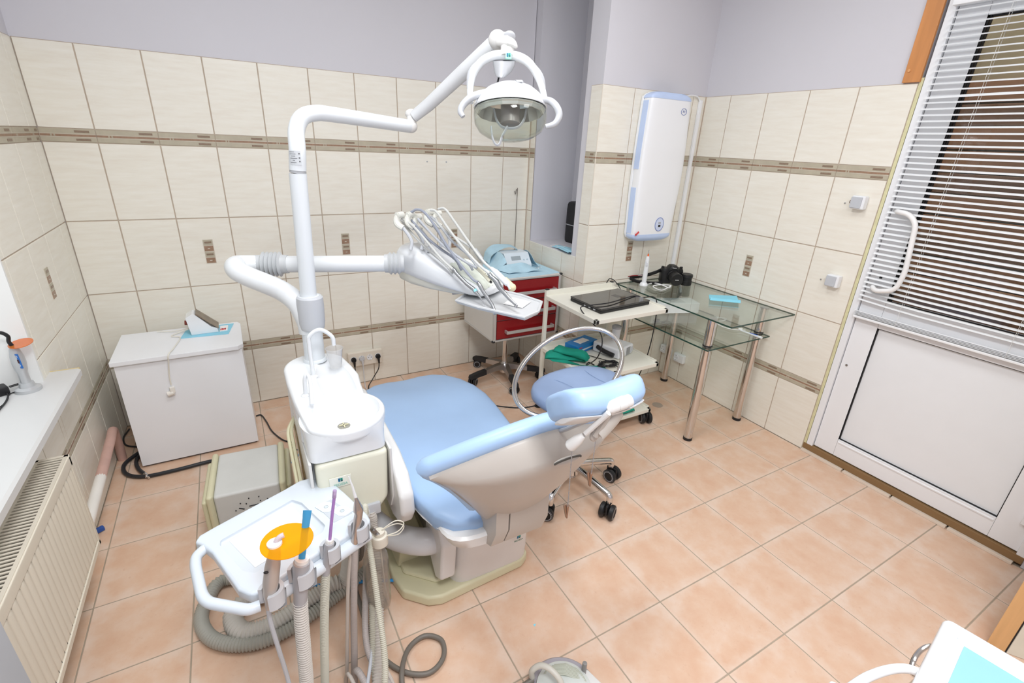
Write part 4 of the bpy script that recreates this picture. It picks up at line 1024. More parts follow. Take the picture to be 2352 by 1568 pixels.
for dz in (0, .012):
    G().tube([p + V((.008, 0, .008)), p + V((.05, -.01, .035 - dz)), p + V((.075, -.015, .02 - dz)), p + V((.055, -.02, .0 - dz)), p + V((.018, -.01, -.012))], .0018, 6, k=6).obj('air_line', mat('ivory_line', (232, 228, 212), .5), wbt)
G().tube([V((bt.x, bt.y, bt.z)), V((bt.x + .006, bt.y, bz.z + .10)), V((bt.x + .014, bt.y, bz.z + .012))], .0022, 6, k=4).obj('dip_tube', mat('dip_tube', (214, 210, 204), .3), wbt)
# hoses lying on the floor
def FZ(pts, z): return [PZ(x, y, z if not isinstance(z, list) else z[i]) for i, (x, y) in enumerate(pts)]
chose([V((.73, -1.60, .03))] + FZ([(520, 1330), (478, 1375), (462, 1425), (490, 1468), (560, 1480), (640, 1458), (730, 1400), (800, 1345), (850, 1300)], .024) + [V((1.10, -1.62, .06)), V((1.05, -1.66, .36))], .0215, .0105, 16).obj('suction_hose', hcor, label='grey corrugated suction hose looping on the floor tiles', cat='hose')
chose([V((.70, -1.62, .05))] + FZ([(548, 1392), (537, 1428), (565, 1452), (630, 1432), (700, 1385), (760, 1345), (800, 1318)], [.035, .032, .032, .034, .036, .05, .08]) + [V((.98, -1.74, .36))], .029, .0115, 16).obj('drain_hose', mat('corrugated_pale', (214, 210, 202), .45), label='thick pale corrugated drain hose curled beneath the assistant tray', cat='hose')
dk = FZ([(800, 1290), (828, 1390), (850, 1460), (880, 1510), (930, 1543), (985, 1545), (1018, 1510), (1014, 1470), (975, 1460), (938, 1490), (923, 1545), (935, 1600), (1000, 1640), (1150, 1600), (1225, 1560)], [.015] * 9 + [.016, .034, .018, .015, .015, .03])
G().tube([V((1.02, -1.70, .40)), V((1.0, -1.74, .16))] + dk, .0085, 12, k=7).obj('pedal_hose', mat('dark_grey_hose', (116, 110, 102), .45), label='dark grey pedal hose with one loop on the floor tiles', cat='hose')
G().tube([PZ(690, 1345, .02), PZ(760, 1342, .02), PZ(840, 1335, .02), V((1.12, -1.80, .03))], .006, 8, k=5).obj('blue_tube', mat('blue_tube', (50, 150, 220), .4), label='short blue air tube on the floor under the tray', cat='tube')
# foot pedal at the bottom edge
fp = thing('foot_pedal', 'grey foot pedal with ribbed treads and a curved carrying hoop', 'foot pedal', PZ(1300, 1575, 0))
pc = PZ(1294, 1596, .0); pr = .105
G().lathe([(.001, 0), (pr + .012, 0), (pr + .014, .010), (pr + .006, .018), (pr - .02, .02), (.001, .02)], pc, n=44).obj('base_ring', mat('mauve_grey', (168, 164, 172), .35), fp)
G().lathe([(pr - .012, .018), (pr - .016, .034), (pr - .04, .046), (.001, .054)], pc, n=44).obj('pedal_dome', mat('pale_grey_green', (214, 220, 216), .4), fp)
tm = mat('ribbed_rubber', (186, 190, 176), .6)
for k, (a, b) in enumerate(((-.075, -.03), (-.012, .02), (.03, .065))):
    if k == 1: continue
    g = G()
    for i in range(9):
        x = a + (b - a) * i / 8; h = .052 - .16 * x * x
        L = math.sqrt(max(.0001, (pr - .03) ** 2 - x * x))
        g.tube([pc + rz(.9) @ V((x, -L, h - .012)), pc + rz(.9) @ V((x, 0, h + .003)), pc + rz(.9) @ V((x, L, h - .012))], .003, 6)
    g.obj('ribbed_tread', tm, fp)
G().tube([PZ(1222, 1556, .03), PZ(1222, 1540, .075), PZ(1240, 1528, .10), PZ(1262, 1535, .105), PZ(1285, 1560, .09), PZ(1295, 1590, .05)], .0095, 12, k=6).obj('hoop', mat('hoop_grey', (206, 204, 194), .4), fp)
pk = PZ(1340, 1545, .02)
G().cyl(pk, pk + V((0, 0, .05)), .0085, .0078, 16, .0015).obj('toggle', mat('toggle_grey', (140, 138, 136), .4), fp)
G().prism([pk + V((-.02, .012, -.02)), pk + V((.02, .004, -.02)), pk + V((.035, -.06, -.02)), pk + V((-.02, -.055, -.02))], (0, 0, .022), .006).obj('toggle_base', shellw, fp)

# ------------------------------------------------------------------ left side: suction motor box, white chest, light box
mb = thing('suction_motor', 'grey suction motor box with cream end frames on the floor', 'motor', (.66, -1.18, 0))
ang = math.atan2(-.017, .24); Rb = rz(ang); mc = V((.660, -1.176, 0))
def B(x, y, z): return mc + Rb @ V((x, y, z))
hx2, hy2, hz2 = .120, .158, .30
g = G().box(B(0, 0, .16), (2 * hx2, 2 * hy2 - .006, .27), Rb, .012, 3)
bx_ = g.obj('body', mat('motor_grey', (206, 206, 202), .45, bump=.05, bscale=300), mb)
for s in (-1, 1):
    G().box(B(s * (hx2 + .012), 0, .158), (.026, 2 * hy2 + .006, .288), Rb, .014, 3).obj('end_frame', cream, mb)
    G().box(B(s * (hx2 + .034), 0, .145), (.022, 2 * hy2 - .03, .25), Rb, .012, 3).obj('end_cover', cream, mb)
for s in (-1, 1):
    for t in (-1, 1): G().cyl(B(s * .09, t * .12, 0), B(s * .09, t * .12, .03), .016).obj('foot', blackr, mb)
g = G()
fc = B(.015, -hy2 - .0005 + .003, .185)
def vent(x, z, a, L):
    g.box(fc + Rb @ V((x, -.0005, z)), (L, .004, .0045), Rb @ M.Rotation(a, 3, 'Y'), .0015, 1)
for k in range(5): vent(0, .03 - k * .015, 0, .036)
for q in range(12):
    a = 2 * math.pi * q / 12
    if abs(math.sin(a)) < .95: vent(.052 * math.cos(a), .052 * math.sin(a), -a, .022 if q % 2 else .006)
    vent(.07 * math.cos(a + .2), .07 * math.sin(a + .2), -a, .006)
g.obj('fan_vent', blackp, bx_)
for a, b_ in (((663, 1063), (694, 1068)), ((668, 1117), (702, 1100))):
    p = PZ(a[0], a[1], .17)
    G().tube([p, p + V((.02, 0, 0)), V((.85, p.y - .03, .20)), V((.90, p.y - .12, .30)), V((.92, -1.5, .44))], .0045, 8, k=5).obj('air_tube', mat('blue_tube', (50, 150, 220), .4), mb)

chs = thing('white_chest', 'low white laminate chest against the tiled back wall', 'cabinet', (.437, -.32, 0))
cw = mat('white_laminate', (242, 244, 248), .4, var=.006)
G().bb((.168, -.503, .012), (.706, -.13, .583), .002).obj('body', cw, chs)
G().bb((.178, -.49, 0), (.696, -.14, .012)).obj('plinth', mat('dark_plinth', (96, 92, 90), .7), chs)
G().prism([(.157, -.518, .585), (.690, -.518, .585), (.715, -.49, .585), (.715, -.16, .585), (.70, -.125, .585), (.157, -.125, .585)], (0, 0, .0225), .0025).obj('lid', cw, chs)
zt_ = .6075
G().prism([PZ(414, 778, zt_), PZ(525, 767, zt_), PZ(537, 743, zt_), PZ(430, 755, zt_)], (0, 0, .003), .001, 1).obj('blue_pad', mat('light_blue_paper', (150, 214, 236), .8, var=.03), label='folded light blue paper pad on the white chest', cat='paper')
zp = zt_ + .003
lb = thing('film_viewer', 'white wedge-shaped device with sloping steel plate on blue pad', 'device', PZ(470, 765, zp))
a0, a1 = PZ(440, 770, zp), PZ(503, 762, zp); ux = (a1 - a0).normalized(); uy = V((-ux.y, ux.x, 0)); Lx = (a1 - a0).length
def WB(x, y, z): return a0 + ux * x + uy * y + V((0, 0, z))
prof = [(0, 0), (Lx, 0), (Lx - .004, .025), (Lx - .03, .035), (.035, .112), (.022, .118), (-.012, .098)]
G().prism([WB(x, 0, z) for x, z in prof], uy * .085, .003).obj('case', white, lb)
G().prism([WB(.036, -.004, .1135), WB(Lx + .002, -.004, .022), WB(Lx + .004, -.004, .026), WB(.038, -.004, .1195)], uy * .094).obj('steel_plate', mat('worn_steel', (150, 138, 124), .35, .9, var=.2, scale=30), lb)
G().cyl(WB(-.006, .04, .06), WB(-.022, .04, .062), .013, .012, 18).obj('knob', mat('rust_red', (130, 52, 36), .5), lb)
G().tube([WB(-.01, .05, .02), WB(-.06, .06, .004), WB(-.09, .02, .003)] + [PZ(414, 775, zt_ + .004), PZ(400, 798, zt_ + .004), V((.392, -.521, .612)), V((.386, -.524, .575)), V((.374, -.511, .50)), V((.372, -.511, .445))], .0032, 8, k=6).obj('cord', mat('ivory_cord', (236, 232, 222), .5), lb)
pg = V((.372, -.512, .43))
G().box(pg + V((0, 0, -.012)), (.022, .018, .034), rz(.2), .004).cyl(pg + V((.004, .0, -.026)), pg + V((-.022, 0, -.032)), .0135, .0135, 18).obj('plug', mat('ivory_plug', (238, 234, 226), .4), lb)
G().tube([WB(-.01, .06, .02), WB(-.08, .09, .006), WB(-.16, .12, .004)], .0025, 6, k=5).obj('spare_cord', mat('ivory_cord', (236, 232, 222), .5), lb)
cardp = [WB(Lx + .004, .0, .0005), WB(Lx + .042, .005, .0005), WB(Lx + .048, .085, .0005), WB(Lx + .008, .085, .0005)]
cd_ = G().prism(cardp, (0, 0, .004)).obj('printed_card', whitepaper, label='small white card with red print beside the wedge-shaped device', cat='card')
g = G()
for k in range(4): g.bb(WB(Lx + .008 + k * .007, .01, .0045), WB(Lx + .013 + k * .007, .03 + .01 * (k % 2), .0052))
g.bb(WB(Lx + .008, .028, .0045), WB(Lx + .036, .036, .0052)).obj('red_print', mat('red_print', (214, 58, 58), .6), cd_)

# hoses and cables on the floor by the chest
sl = mat('black_hose', (44, 46, 50), .35)
g = G().tube([V((.20, -.30, .02))] + FZ([(318, 1040), (286, 1066), (290, 1088), (330, 1094), (400, 1080), (470, 1062), (500, 1056)], .012), .0095, 12, k=7)
g.obj('black_hose', sl, label='glossy black hose running from the chest to the motor box', cat='hose')
h2 = FZ([(322, 1045), (313, 1060), (318, 1076), (333, 1089)], .013)
hh = thing('loose_hose', 'black hose end with a crimped steel fitting on the floor', 'hose', h2[2])
G().tube([V((.21, -.34, .02))] + h2, .009, 12, k=6).obj('hose', sl, hh)
d_ = (h2[-1] - h2[-2]).normalized()
G().cyl(h2[-1], h2[-1] + d_ * .028, .0105, .0095, 12).cyl(h2[-1] + d_ * .028, h2[-1] + d_ * .045, .006, .005, 10).obj('fitting', chrome, hh)
G().tube(FZ([(297, 985), (284, 1005), (290, 1022), (318, 1026)], .007), .0045, 8, k=6).obj('black_cable', sl, label='short black cable loop beside the left end of the chest', cat='cable')
G().tube(FZ([(588, 955), (600, 953), (612, 968), (625, 990), (650, 1010), (676, 1017)], .006) + [V((.86, -.66, .02)), V((1.0, -.9, .05))], .0042, 8, k=6).obj('floor_cable', sl, label='thin black cable winding over the floor right of the chest', cat='cable')

# ------------------------------------------------------------------ radiator and pipe
rd = thing('radiator', 'cream ribbed panel radiator with top grille under the window sill', 'radiator', (.10, -1.75, .18))
rm = mat('radiator_enamel', (226, 218, 202), .4, var=.015)
RY0, RY1, RX0, RX1, RZ0, RZ1 = -1.262, -2.195, .062, .150, .182, .580
ny = int((RY0 - RY1) / .0333)
def ribs(x):
    g = G(); ys = []; n = ny * 8
    prof = []
    for i in range(n + 1):
        y = RY0 - .016 + (RY1 - RY0 + .032) * i / n
        prof.append((y, .006 * (.5 - .5 * math.cos(2 * math.pi * i / 8)) ** .6))
    def row(z, amp): return [V((x - .004 + o * amp, y, z)) for y, o in prof]
    g.loft([row(RZ0 + .022, 0), row(RZ0 + .04, 1), row(RZ1 - .055, 1), row(RZ1 - .04, 0)], caps=False, closed=False)
    return g
ribs(RX1 - .001).obj('ribbed_front', rm, rd)
g = G().bb((RX1 - .008, RY0, RZ0), (RX1 - .005, RY1, RZ1 - .004)).bb((RX1 - .008, RY0, RZ0), (RX1, RY1, RZ0 + .022), .002).bb((RX1 - .008, RY0, RZ1 - .042), (RX1, RY1, RZ1 - .002), .004).bb((RX1 - .008, RY0, RZ0), (RX1, RY0 - .017, RZ1 - .002), .003)
g.bb((RX0, RY0, RZ0), (RX0 + .004, RY1, RZ1 - .004)).obj('front_frame', rm, rd)
G().bb((RX0, RY0 + .002, RZ0 + .01), (RX1 - .002, RY0 - .002, RZ1)).bb((RX0, RY1 - .002, RZ0 + .01), (RX1 - .002, RY1 + .002, RZ1)).obj('side_plate', rm, rd)
g = G().bb((RX0, RY0, RZ1 - .004), (RX0 + .008, RY1, RZ1 + .001)).bb((RX1 - .014, RY0, RZ1 - .004), (RX1 - .004, RY1, RZ1 + .001)).bb((RX0, RY0, RZ1 - .004), (RX1 - .004, RY0 - .012, RZ1 + .001)).obj('grille_frame', rm, rd)
me, o0 = G().bb((RX0 + .006, -.0035, RZ1 - .003), (RX1 - .01, .0035, RZ1)).mesh('grille_slat', rm)
ns = int((RY0 - RY1 - .03) / .0155)
for i in range(ns):
    link('grille_slat', me, V((o0.x, RY0 - .02 - i * .0155, o0.z)), rd)
G().bb((RX0 + .02, RY0 - .01, RZ0 + .05), (RX1 - .03, RY1 + .02, RZ1 - .10)).obj('inner_fins', mat('fin_grey', (150, 148, 144), .5), rd)
pp_ = thing('heating_pipe', 'pink and white painted heating pipe feeding the radiator', 'pipe', (.07, -.6, 0))
pk_ = mat('pink_paint', (206, 168, 156), .5, var=.08, scale=12)
G().tube(fillet([V((.066, -.366, 0)), V((.070, -.375, .10)), V((.080, -.43, .225)), V((.088, -.52, .228)), V((.094, -.86, .215))], .05, 6), .0205, 14).obj('pink_section', pk_, pp_)
G().tube([V((.094, -.855, .215)), V((.10, -1.272, .205))], .0207, 14).obj('white_section', mat('white_pipe', (236, 232, 226), .45), pp_)
G().box(PZ(228, 1216, .012), (.035, .02, .02), rz(.5), .004).obj('blue_clip', mat('blue_clip', (52, 92, 172), .4), label='small blue plastic clip on the floor by the radiator', cat='clip')

# ------------------------------------------------------------------ on the window sill
SZ = .7215
cb = PZ(67, 896, SZ)
cl = thing('curing_lamp', 'silver curing lamp with orange shield standing in a round base', 'curing light', cb)
slv = mat('silver_plastic', (196, 198, 200), .3, .35)
G().lathe([(.001, 0), (.037, 0), (.038, .004), (.037, .012), (.030, .016), (.024, .018), (.020, .034), (.001, .034)], cb, n=30).obj('charging_base', slv, cl)
tp_ = PV(30, 796, cb)
b0 = cb + V((0, 0, .03))
ax_ = (tp_ - b0).normalized(); Lb = (tp_ - b0).length
cbod = G().lathe([(.015, 0), (.0145, Lb * .30), (.0175, Lb * .38), (.0205, Lb * .55), (.019, Lb * .75), (.014, Lb * .93), (.010, Lb)], b0, ax_, 22).obj('handpiece', slv, cl)
Fp_ = frame(RT, ax_)
fpn = b0 + ax_ * Lb * .60 + (CAM - b0).normalized() * .0195
G().box(fpn, (.016, .056, .003), Fp_, .0015).obj('display_panel', mat('panel_blue', (40, 110, 190), .35), cbod)
G().box(fpn + Fp_ @ V((0, .0, .0022)), (.009, .014, .001), Fp_).obj('red_display', mat('display_dark', (70, 34, 40), .3), cbod)
for dy in (-.016, .018): G().tube([fpn + Fp_ @ V((.004 * math.cos(a), dy + .004 * math.sin(a), .0022)) for a in [2 * math.pi * j / 12 for j in range(12)]], .0006, 4, closed=True).obj('button', white, cbod)
G().cyl(tp_ - ax_ * .002, tp_ + ax_ * .004, .0115).obj('green_ring', mat('green_ring', (110, 178, 140), .4), cl)
cs_ = tp_ + V((.020, .008, .006))
nn = V((-.06, -.10, 1)).normalized()
G().lathe([(.001, 0), (.040, 0), (.040, .002), (.001, .002)], cs_, nn, 34, 1.0, .85).obj('orange_shield', glass_mat('orange_acrylic', (244, 140, 50), .1, 1.3, .6), cl)
G().tube([tp_, tp_ + V((-.006, 0, .02)), PV(18, 772, cb), PV(2, 764, cb), PV(-14, 766, cb)], .006, 10, k=5).obj('light_guide', blackp, cl)
ad = thing('power_adapter', 'black plug-in power adapter with tangled cord on the sill', 'adapter', PZ(8, 906, SZ))
pa = PZ(4, 905, SZ)
G().box(pa + V((0, 0, .016)), (.04, .05, .032), rz(.5), .006).cyl(pa + V((.02, .015, .02)), pa + V((.042, .03, .02)), .002, n=8).cyl(pa + V((.025, .005, .02)), pa + V((.047, .02, .02)), .002, n=8).obj('adapter_body', blackp, ad)
G().tube([cb + V((-.03, -.01, .006)), PZ(22, 905, SZ + .004), PZ(14, 920, SZ + .004), PZ(6, 930, SZ + .004), PZ(-6, 935, SZ + .004), PZ(-14, 915, SZ + .004), PZ(10, 900, SZ + .01), PZ(18, 915, SZ + .006), PZ(-4, 945, SZ + .004)], .0022, 6, k=6).obj('cord', blackr, ad)

# grey locker standing against the left wall near the camera
gk = thing('grey_locker', 'plain grey metal locker beside the radiator', 'cabinet', (.17, -2.6, 0))
gm = mat('locker_grey', (176, 180, 186), .5, var=.02)
G().bb((XL + .006, -2.85, .03), (.266, -2.216, 1.25), .008).obj('body', gm, gk)
G().bb((.266, -2.845, .05), (.281, -2.222, 1.23), .004).obj('door', gm, gk)
G().bb((XL + .02, -2.84, 0), (.255, -2.23, .03)).obj('plinth', blackp, gk)

# ------------------------------------------------------------------ UV air recirculator on the alcove wall
uv = thing('air_recirculator', 'tall white wall-mounted air recirculator with pale blue caps', 'air purifier', (3.19, YA - .05, 1.07))
uvw = mat('uv_white', (244, 246, 249), .25, var=.006)
uvb = mat('uv_pale_blue', (196, 214, 246), .3)
ux0, ux1, uz0, uz1 = 3.010, 3.345, 1.085, 1.965
def uvring(z, ins, y0, y1, n=32):
    t = (z - uz0) / (uz1 - uz0); bul = .022 * math.sin(math.pi * t) ** 1.5
    x0 = ux0 + ins - bul * .5; x1 = ux1 - ins + bul * 1.2
    cx, hx_ = (x0 + x1) / 2, (x1 - x0) / 2; cy, hy_ = (y0 + y1) / 2, (y0 - y1) / 2 - ins * .3
    return srect(cx, cy, z, hx_, hy_, 6, n)
zs = [0, .006, .02, .05, .12, .25, .4, .55, .7, .85, .93, .97, .988, 1.0]
inn = lambda t: .05 * max(0, 1 - min(t, 1 - t) / .035) ** 2
yb, yf = YA - .002, YA - .105
G().loft([uvring(uz0 + (uz1 - uz0) * t, inn(t), yb - .018, yf) for t in zs]).obj('front_cover', uvw, uv, sharp=45)
G().loft([uvring(uz0 + (uz1 - uz0) * t, inn(t) + .001, yb, yb - .03) for t in zs]).obj('back_case', uvw, uv, sharp=45)
for t0, t1 in ((0, .05), (.958, 1.0)):
    G().loft([uvring(uz0 + (uz1 - uz0) * (t0 + (t1 - t0) * k / 5), inn(t0 + (t1 - t0) * k / 5) - .0012, yb - .012, yf - .001) for k in range(6)]).obj('end_cap', uvb, uv, sharp=45)
for z0, z1 in ((uz0 + .05, 1.42), (1.53, uz1 - .05)):
    G().loft([[V((p[0].x - .0015, yb - .03, p[0].z)), V((p[0].x - .0015, yf + .03, p[0].z)), V((p[0].x + .01, yf + .03, p[0].z)), V((p[0].x + .01, yb - .03, p[0].z))] for p in [[V((min(q.x for q in uvring(z0 + (z1 - z0) * k / 8, 0, yb, yf)), 0, z0 + (z1 - z0) * k / 8))] for k in range(9)]]).obj('side_stripe', uvb, uv)
Fw = frame((1, 0, 0), (0, 0, 1))
def ring_on(c, r0, r1, m, name, par, sz=1.0):
    g = G(); n = 28
    rings = [[c + V((r * math.cos(2 * math.pi * j / n), dy, r * sz * math.sin(2 * math.pi * j / n))) for j in range(n)] for r, dy in ((r0, 0), (r0, -.0012), (r1, -.0012), (r1, 0))]
    return g.loft(rings, caps=False).obj(name, m, par)
pb_ = mat('blue_print', (110, 130, 190), .5); dkp = mat('dark_print', (40, 44, 60), .5)
cdl = PY(1514, 515, yf - .0005)
ring_on(cdl, .040, .001, mat('dial_pale_blue', (212, 222, 246), .4), 'dial', uv, 1.15)
ring_on(cdl + V((0, -.0013, 0)), .039, .036, pb_, 'dial_ring', uv, 1.15)
G().bb(cdl + V((-.008, -.0032, -.016)), cdl + V((.010, -.001, -.003))).obj('dial_switch', blackp, uv)
G().bb(cdl + V((-.011, -.0022, .004)), cdl + V((.011, -.001, .014))).obj('hour_meter', greyp, uv)
cem = PY(1571, 257, yf - .0005)
ring_on(cem, .024, .0215, pb_, 'brand_oval', uv, .8)
text('brand_letters', 'РЗ', .016, cem + V((0, -.001, 0)), Fw, pb_, uv)
car = PY(1464, 536, yf - .003)
G().box(car, (.03, .002, .011), M.Rotation(math.radians(-40), 3, 'Y')).prism([car + V((-.018, -.001, -.014)), car + V((-.004, -.001, -.014)), car + V((-.018, -.001, -.0))], (0, .002, 0)).obj('red_arrow_label', mat('red_label', (220, 70, 70), .5), uv)
cdt = G().bb((3.508, YA - .018, .79), (3.533, YA - .001, 1.955), .003).obj('cable_trunking', uvw, label='white cable trunking running down the tiled corner', cat='trunking')
G().tube([V((3.335, YA - .03, 1.95)), V((3.40, YA - .02, 1.972)), V((3.48, YA - .012, 1.972)), V((3.518, YA - .010, 1.94))], .0045, 8, k=5).obj('cord', uvw, uv)

# ------------------------------------------------------------------ switches, sockets, hook
for i, (x, y, lb) in enumerate(((1973, 465, 'grey rocker light switch with a bent wire loop beside it'), (1914, 645, 'lower grey rocker light switch above the glass table'))):
    c = PX(x, y, XR - .02); c.x = XR
    s = thing('light_switch', lb, 'switch', c, 'wall switches')
    G().box(c + V((-.018, 0, 0)), (.036, .066, .066), None, .006, 2).obj('housing', pvc, s)
    G().box(c + V((-.038, .006, 0)), (.008, .052, .054), None, .003, 2).obj('rocker', mat('rocker_grey', (196, 200, 206), .35), s)
    G().cyl(c + V((-.001, .075, -.012)), c + V((-.003, .075, -.012)), .004, n=10).obj('screw', steel, s)
    if i == 0: G().tube([c + V((-.004, .034, 0)), c + V((-.01, .046, .006)), c + V((-.008, .05, -.006)), c + V((-.004, .04, -.012))], .0015, 6, k=5).obj('wire_loop', mat('copper_wire', (120, 88, 74), .5, .4), s)
def socket_face(par, c, n, u, r=.021):
    up = V((0, 0, 1)); n = V(n); u = V(u)
    g = G().lathe([(r, 0), (r, .003), (r - .002, .0035), (r - .003, .001), (.001, .001)], c, n, 24)
    for s in (-1, 1): g.mm(1).cyl(c + u * .0095 * s + n * .0012, c + u * .0095 * s + n * .0016, .0028, n=10)
    for s in (-1, 1): g.mm(2).box(c + up * (r - .003) * s + n * .002, (.004, .004, .006))
    return g.obj('socket', [pvc, blackp, greyp], par)
for k, (p, lb) in enumerate((((1525, 800), 'white wall socket beside the trunking under the glass table'), ((1560, 822), 'white double wall socket under the glass table'))):
    c = PX(p[0], p[1], XR - .02); c.x = XR
    s = thing('wall_socket', lb, 'socket', c, 'sockets under the table')
    L = .055 if k == 0 else .095
    G().box(c + V((-.017, 0, 0)), (.034, L, .066), None, .008, 2).obj('housing', pvc, s)
    socket_face(s, c + V((-.0335, .0 if k == 0 else .018, 0)), (-1, 0, 0), (0, 1, 0))
ps = thing('socket_strip', 'cream four-gang socket strip with three plugs on the back wall', 'socket strip', (1.436, -.03, .15))
G().bb((1.318, -.038, .150), (1.555, -.0005, .252), .006).obj('housing', mat('cream_socket', (236, 228, 214), .4), ps)
for k in range(4):
    x = 1.353 + k * .056
    sc = socket_face(ps, V((x, -.0375, .205)), (0, -1, 0), (1, 0, 0))
for k, m in ((0, blackp), (1, mat('grey_plug', (206, 206, 208), .4)), (3, blackp)):
    x = 1.353 + k * .056; c = V((x, -.038, .205))
    p = thing('power_plug', {0: 'black mains plug in the end socket near the spittoon', 1: 'light grey mains plug in the socket strip', 3: 'black mains plug with cable curving away in the last socket'}[k], 'plug', c + V((0, -.02, -.01)), 'plugs in the socket strip')
    G().cyl(c, c + V((0, -.016, 0)), .0175, .016, 18).cyl(c + V((0, -.018, -.004)), c + V((0, -.026, -.045)), .010, .0055, 12).obj('plug_body', m, p)
    dx = (.012, -.004, -.10)[(0, 1, None, 2)[k]]
    G().tube([c + V((0, -.026, -.043)), c + V((dx * .1, -.03, -.09)), c + V((dx * .6, -.05, -.15)), c + V((dx, -.09, -.195)), c + V((dx + .02, -.25, -.199)), c + V((dx, -.55, -.1985))], .0036, 8, k=6).obj('cable', m, p)
hk = PY(1183, 560, -.004); ht = PY(1182, 440, -.004)
G().tube([V((2.625, -.006, .83)), V((2.625, -.006, ht.z - .02)), V((2.622, -.008, ht.z + .012)), V((2.612, -.01, ht.z + .012)), V((2.609, -.012, ht.z - .012)), V((2.604, -.012, ht.z - .014)), V((2.599, -.01, ht.z + .006))], .0022, 8, k=5).obj('wire_hook', mat('dark_wire', (120, 112, 106), .4, .5), label='long bent wire hook leaning against the back wall tiles', cat='wire')
for x, y in ((981, 371), (1025, 372)):
    c = PY(x, y, 0); G().cyl(c + V((0, .002, 0)), c + V((0, -.002, 0)), .005, n=10).obj('wall_plug', greyp, wb_)

# ------------------------------------------------------------------ casters and star bases
def caster(par, c, r, m=blackp, hub=greyp, yaw=0.0, top=None):
    F = rz(yaw); c = V(c); top = r * 2.0 if top is None else top
    k = G().box(c + F @ V((-r * .2, 0, r * 1.35)), (r * 1.7, r * .35, r * 1.5), F, r * .2).cyl(c + V((0, 0, r * 1.9)), c + V((0, 0, top + .004)), r * .3, n=12).obj('caster', m, par)
    for s in (-1, 1):
        o = c + F @ V((-r * .35, s * r * .62, r)); a = F @ V((0, s, 0))
        G().lathe([(.001, -r * .36), (r * .8, -r * .36), (r, -r * .22), (r, r * .22), (r * .8, r * .36), (r * .55, r * .36), (r * .5, r * .3), (.001, r * .3)], o, a, 24).obj('wheel', m, k)
        G().lathe([(r * .56, r * .34), (r * .72, r * .37), (r * .86, r * .33)], o, a, 24).obj('wheel_ring', hub, k)
    return k

# red drawer cabinet
RC = V((2.385, -.345, 0))
rc = thing('drawer_cabinet', 'grey medical cabinet with dark red drawers on a star base', 'cabinet', RC)
X0, X1, Y0, Y1, ZB, ZU = 2.168, 2.688, -.555, -.085, .405, .818
cgy = mat('cabinet_grey', (214, 212, 208), .45, var=.01)
alu = mat('aluminium', (206, 206, 206), .3, .6)
red = mat('dark_red_laminate', (138, 20, 26), .3, var=.03)
G().bb((X0, Y0 + .012, ZB), (X1, Y1, ZU), .004).obj('carcass', cgy, rc)
g = G()
for x in (X0 + .014, X1 - .010): g.bb((x - .014, Y0 - .006, ZB - .004), (x + .010, Y0 + .02, ZU + .004), .008, 3)
g.bb((X0, Y0 - .006, ZU - .004), (X1, Y0 + .02, ZU + .008), .003).bb((X0, Y0 - .006, ZB - .008), (X1, Y0 + .02, ZB + .006), .003)
g.bb((X0 - .003, Y0, ZB - .008), (X0 + .01, Y1, ZB + .004), .003).obj('edge_profile', alu, rc)
G().bb((X0 - .002, Y0 - .004, ZU + .002), (X1 + .002, Y1, ZU + .012), .003).obj('top_panel', cgy, rc)
g = G()
for x in (X0 + .006, X1 - .004):
    g.ell((x, Y0 + .004, ZB - .004), (.014, .014, .010)).ell((x, Y0 + .004, ZU + .008), (.014, .014, .009))
g.obj('corner_cap', blackp, rc)
zs = [ZU - .004, .672, .545, ZB + .006]
for k in range(3):
    d = G().bb((X0 + .026, Y0 - .004, zs[k + 1] + .0035), (X1 - .022, Y0 + .02, zs[k] - .0035), .002).obj('drawer', red, rc)
    zh = (zs[k] + zs[k + 1]) / 2 - .012; xa, xb = X0 + .085, X1 - .055
    g = G().bb((xa, Y0 - .040, zh - .011), (xb, Y0 - .034, zh + .011), .002)
    for x in (xa + .006, xb - .006): g.bb((x - .006, Y0 - .036, zh - .011), (x + .006, Y0 - .003, zh + .011), .002)
    g.obj('handle', alu, d)
G().cyl((RC.x, RC.y, .12), (RC.x, RC.y, ZB), .021).cyl((RC.x, RC.y, .05), (RC.x, RC.y, .13), .034, .03).obj('column', chrome, rc)
for k in range(5):
    a = math.radians(-102 + 72 * k); u = V((math.cos(a), math.sin(a), 0)); s_ = V((-u.y, u.x, 0))
    R0 = .285
    def sec(d, w, z0, z1): return [RC + u * d + s_ * w + V((0, 0, z0)), RC + u * d + s_ * w * .8 + V((0, 0, z1)), RC + u * d - s_ * w * .8 + V((0, 0, z1)), RC + u * d - s_ * w + V((0, 0, z0))]
    lg = G().loft([sec(.015, .026, .075, .125), sec(.08, .022, .080, .118), sec(.17, .018, .072, .102), sec(R0, .017, .06, .082)]).obj('star_leg', steel, rc)
    G().loft([sec(.17, .0205, .070, .1045), sec(.24, .0205, .064, .096), sec(R0 + .012, .020, .058, .085), sec(R0 + .022, .012, .062, .078)]).obj('foot_rest', blackr, lg)
    caster(rc, RC + u * (R0 - .005), .030, yaw=a + .6, top=.066)
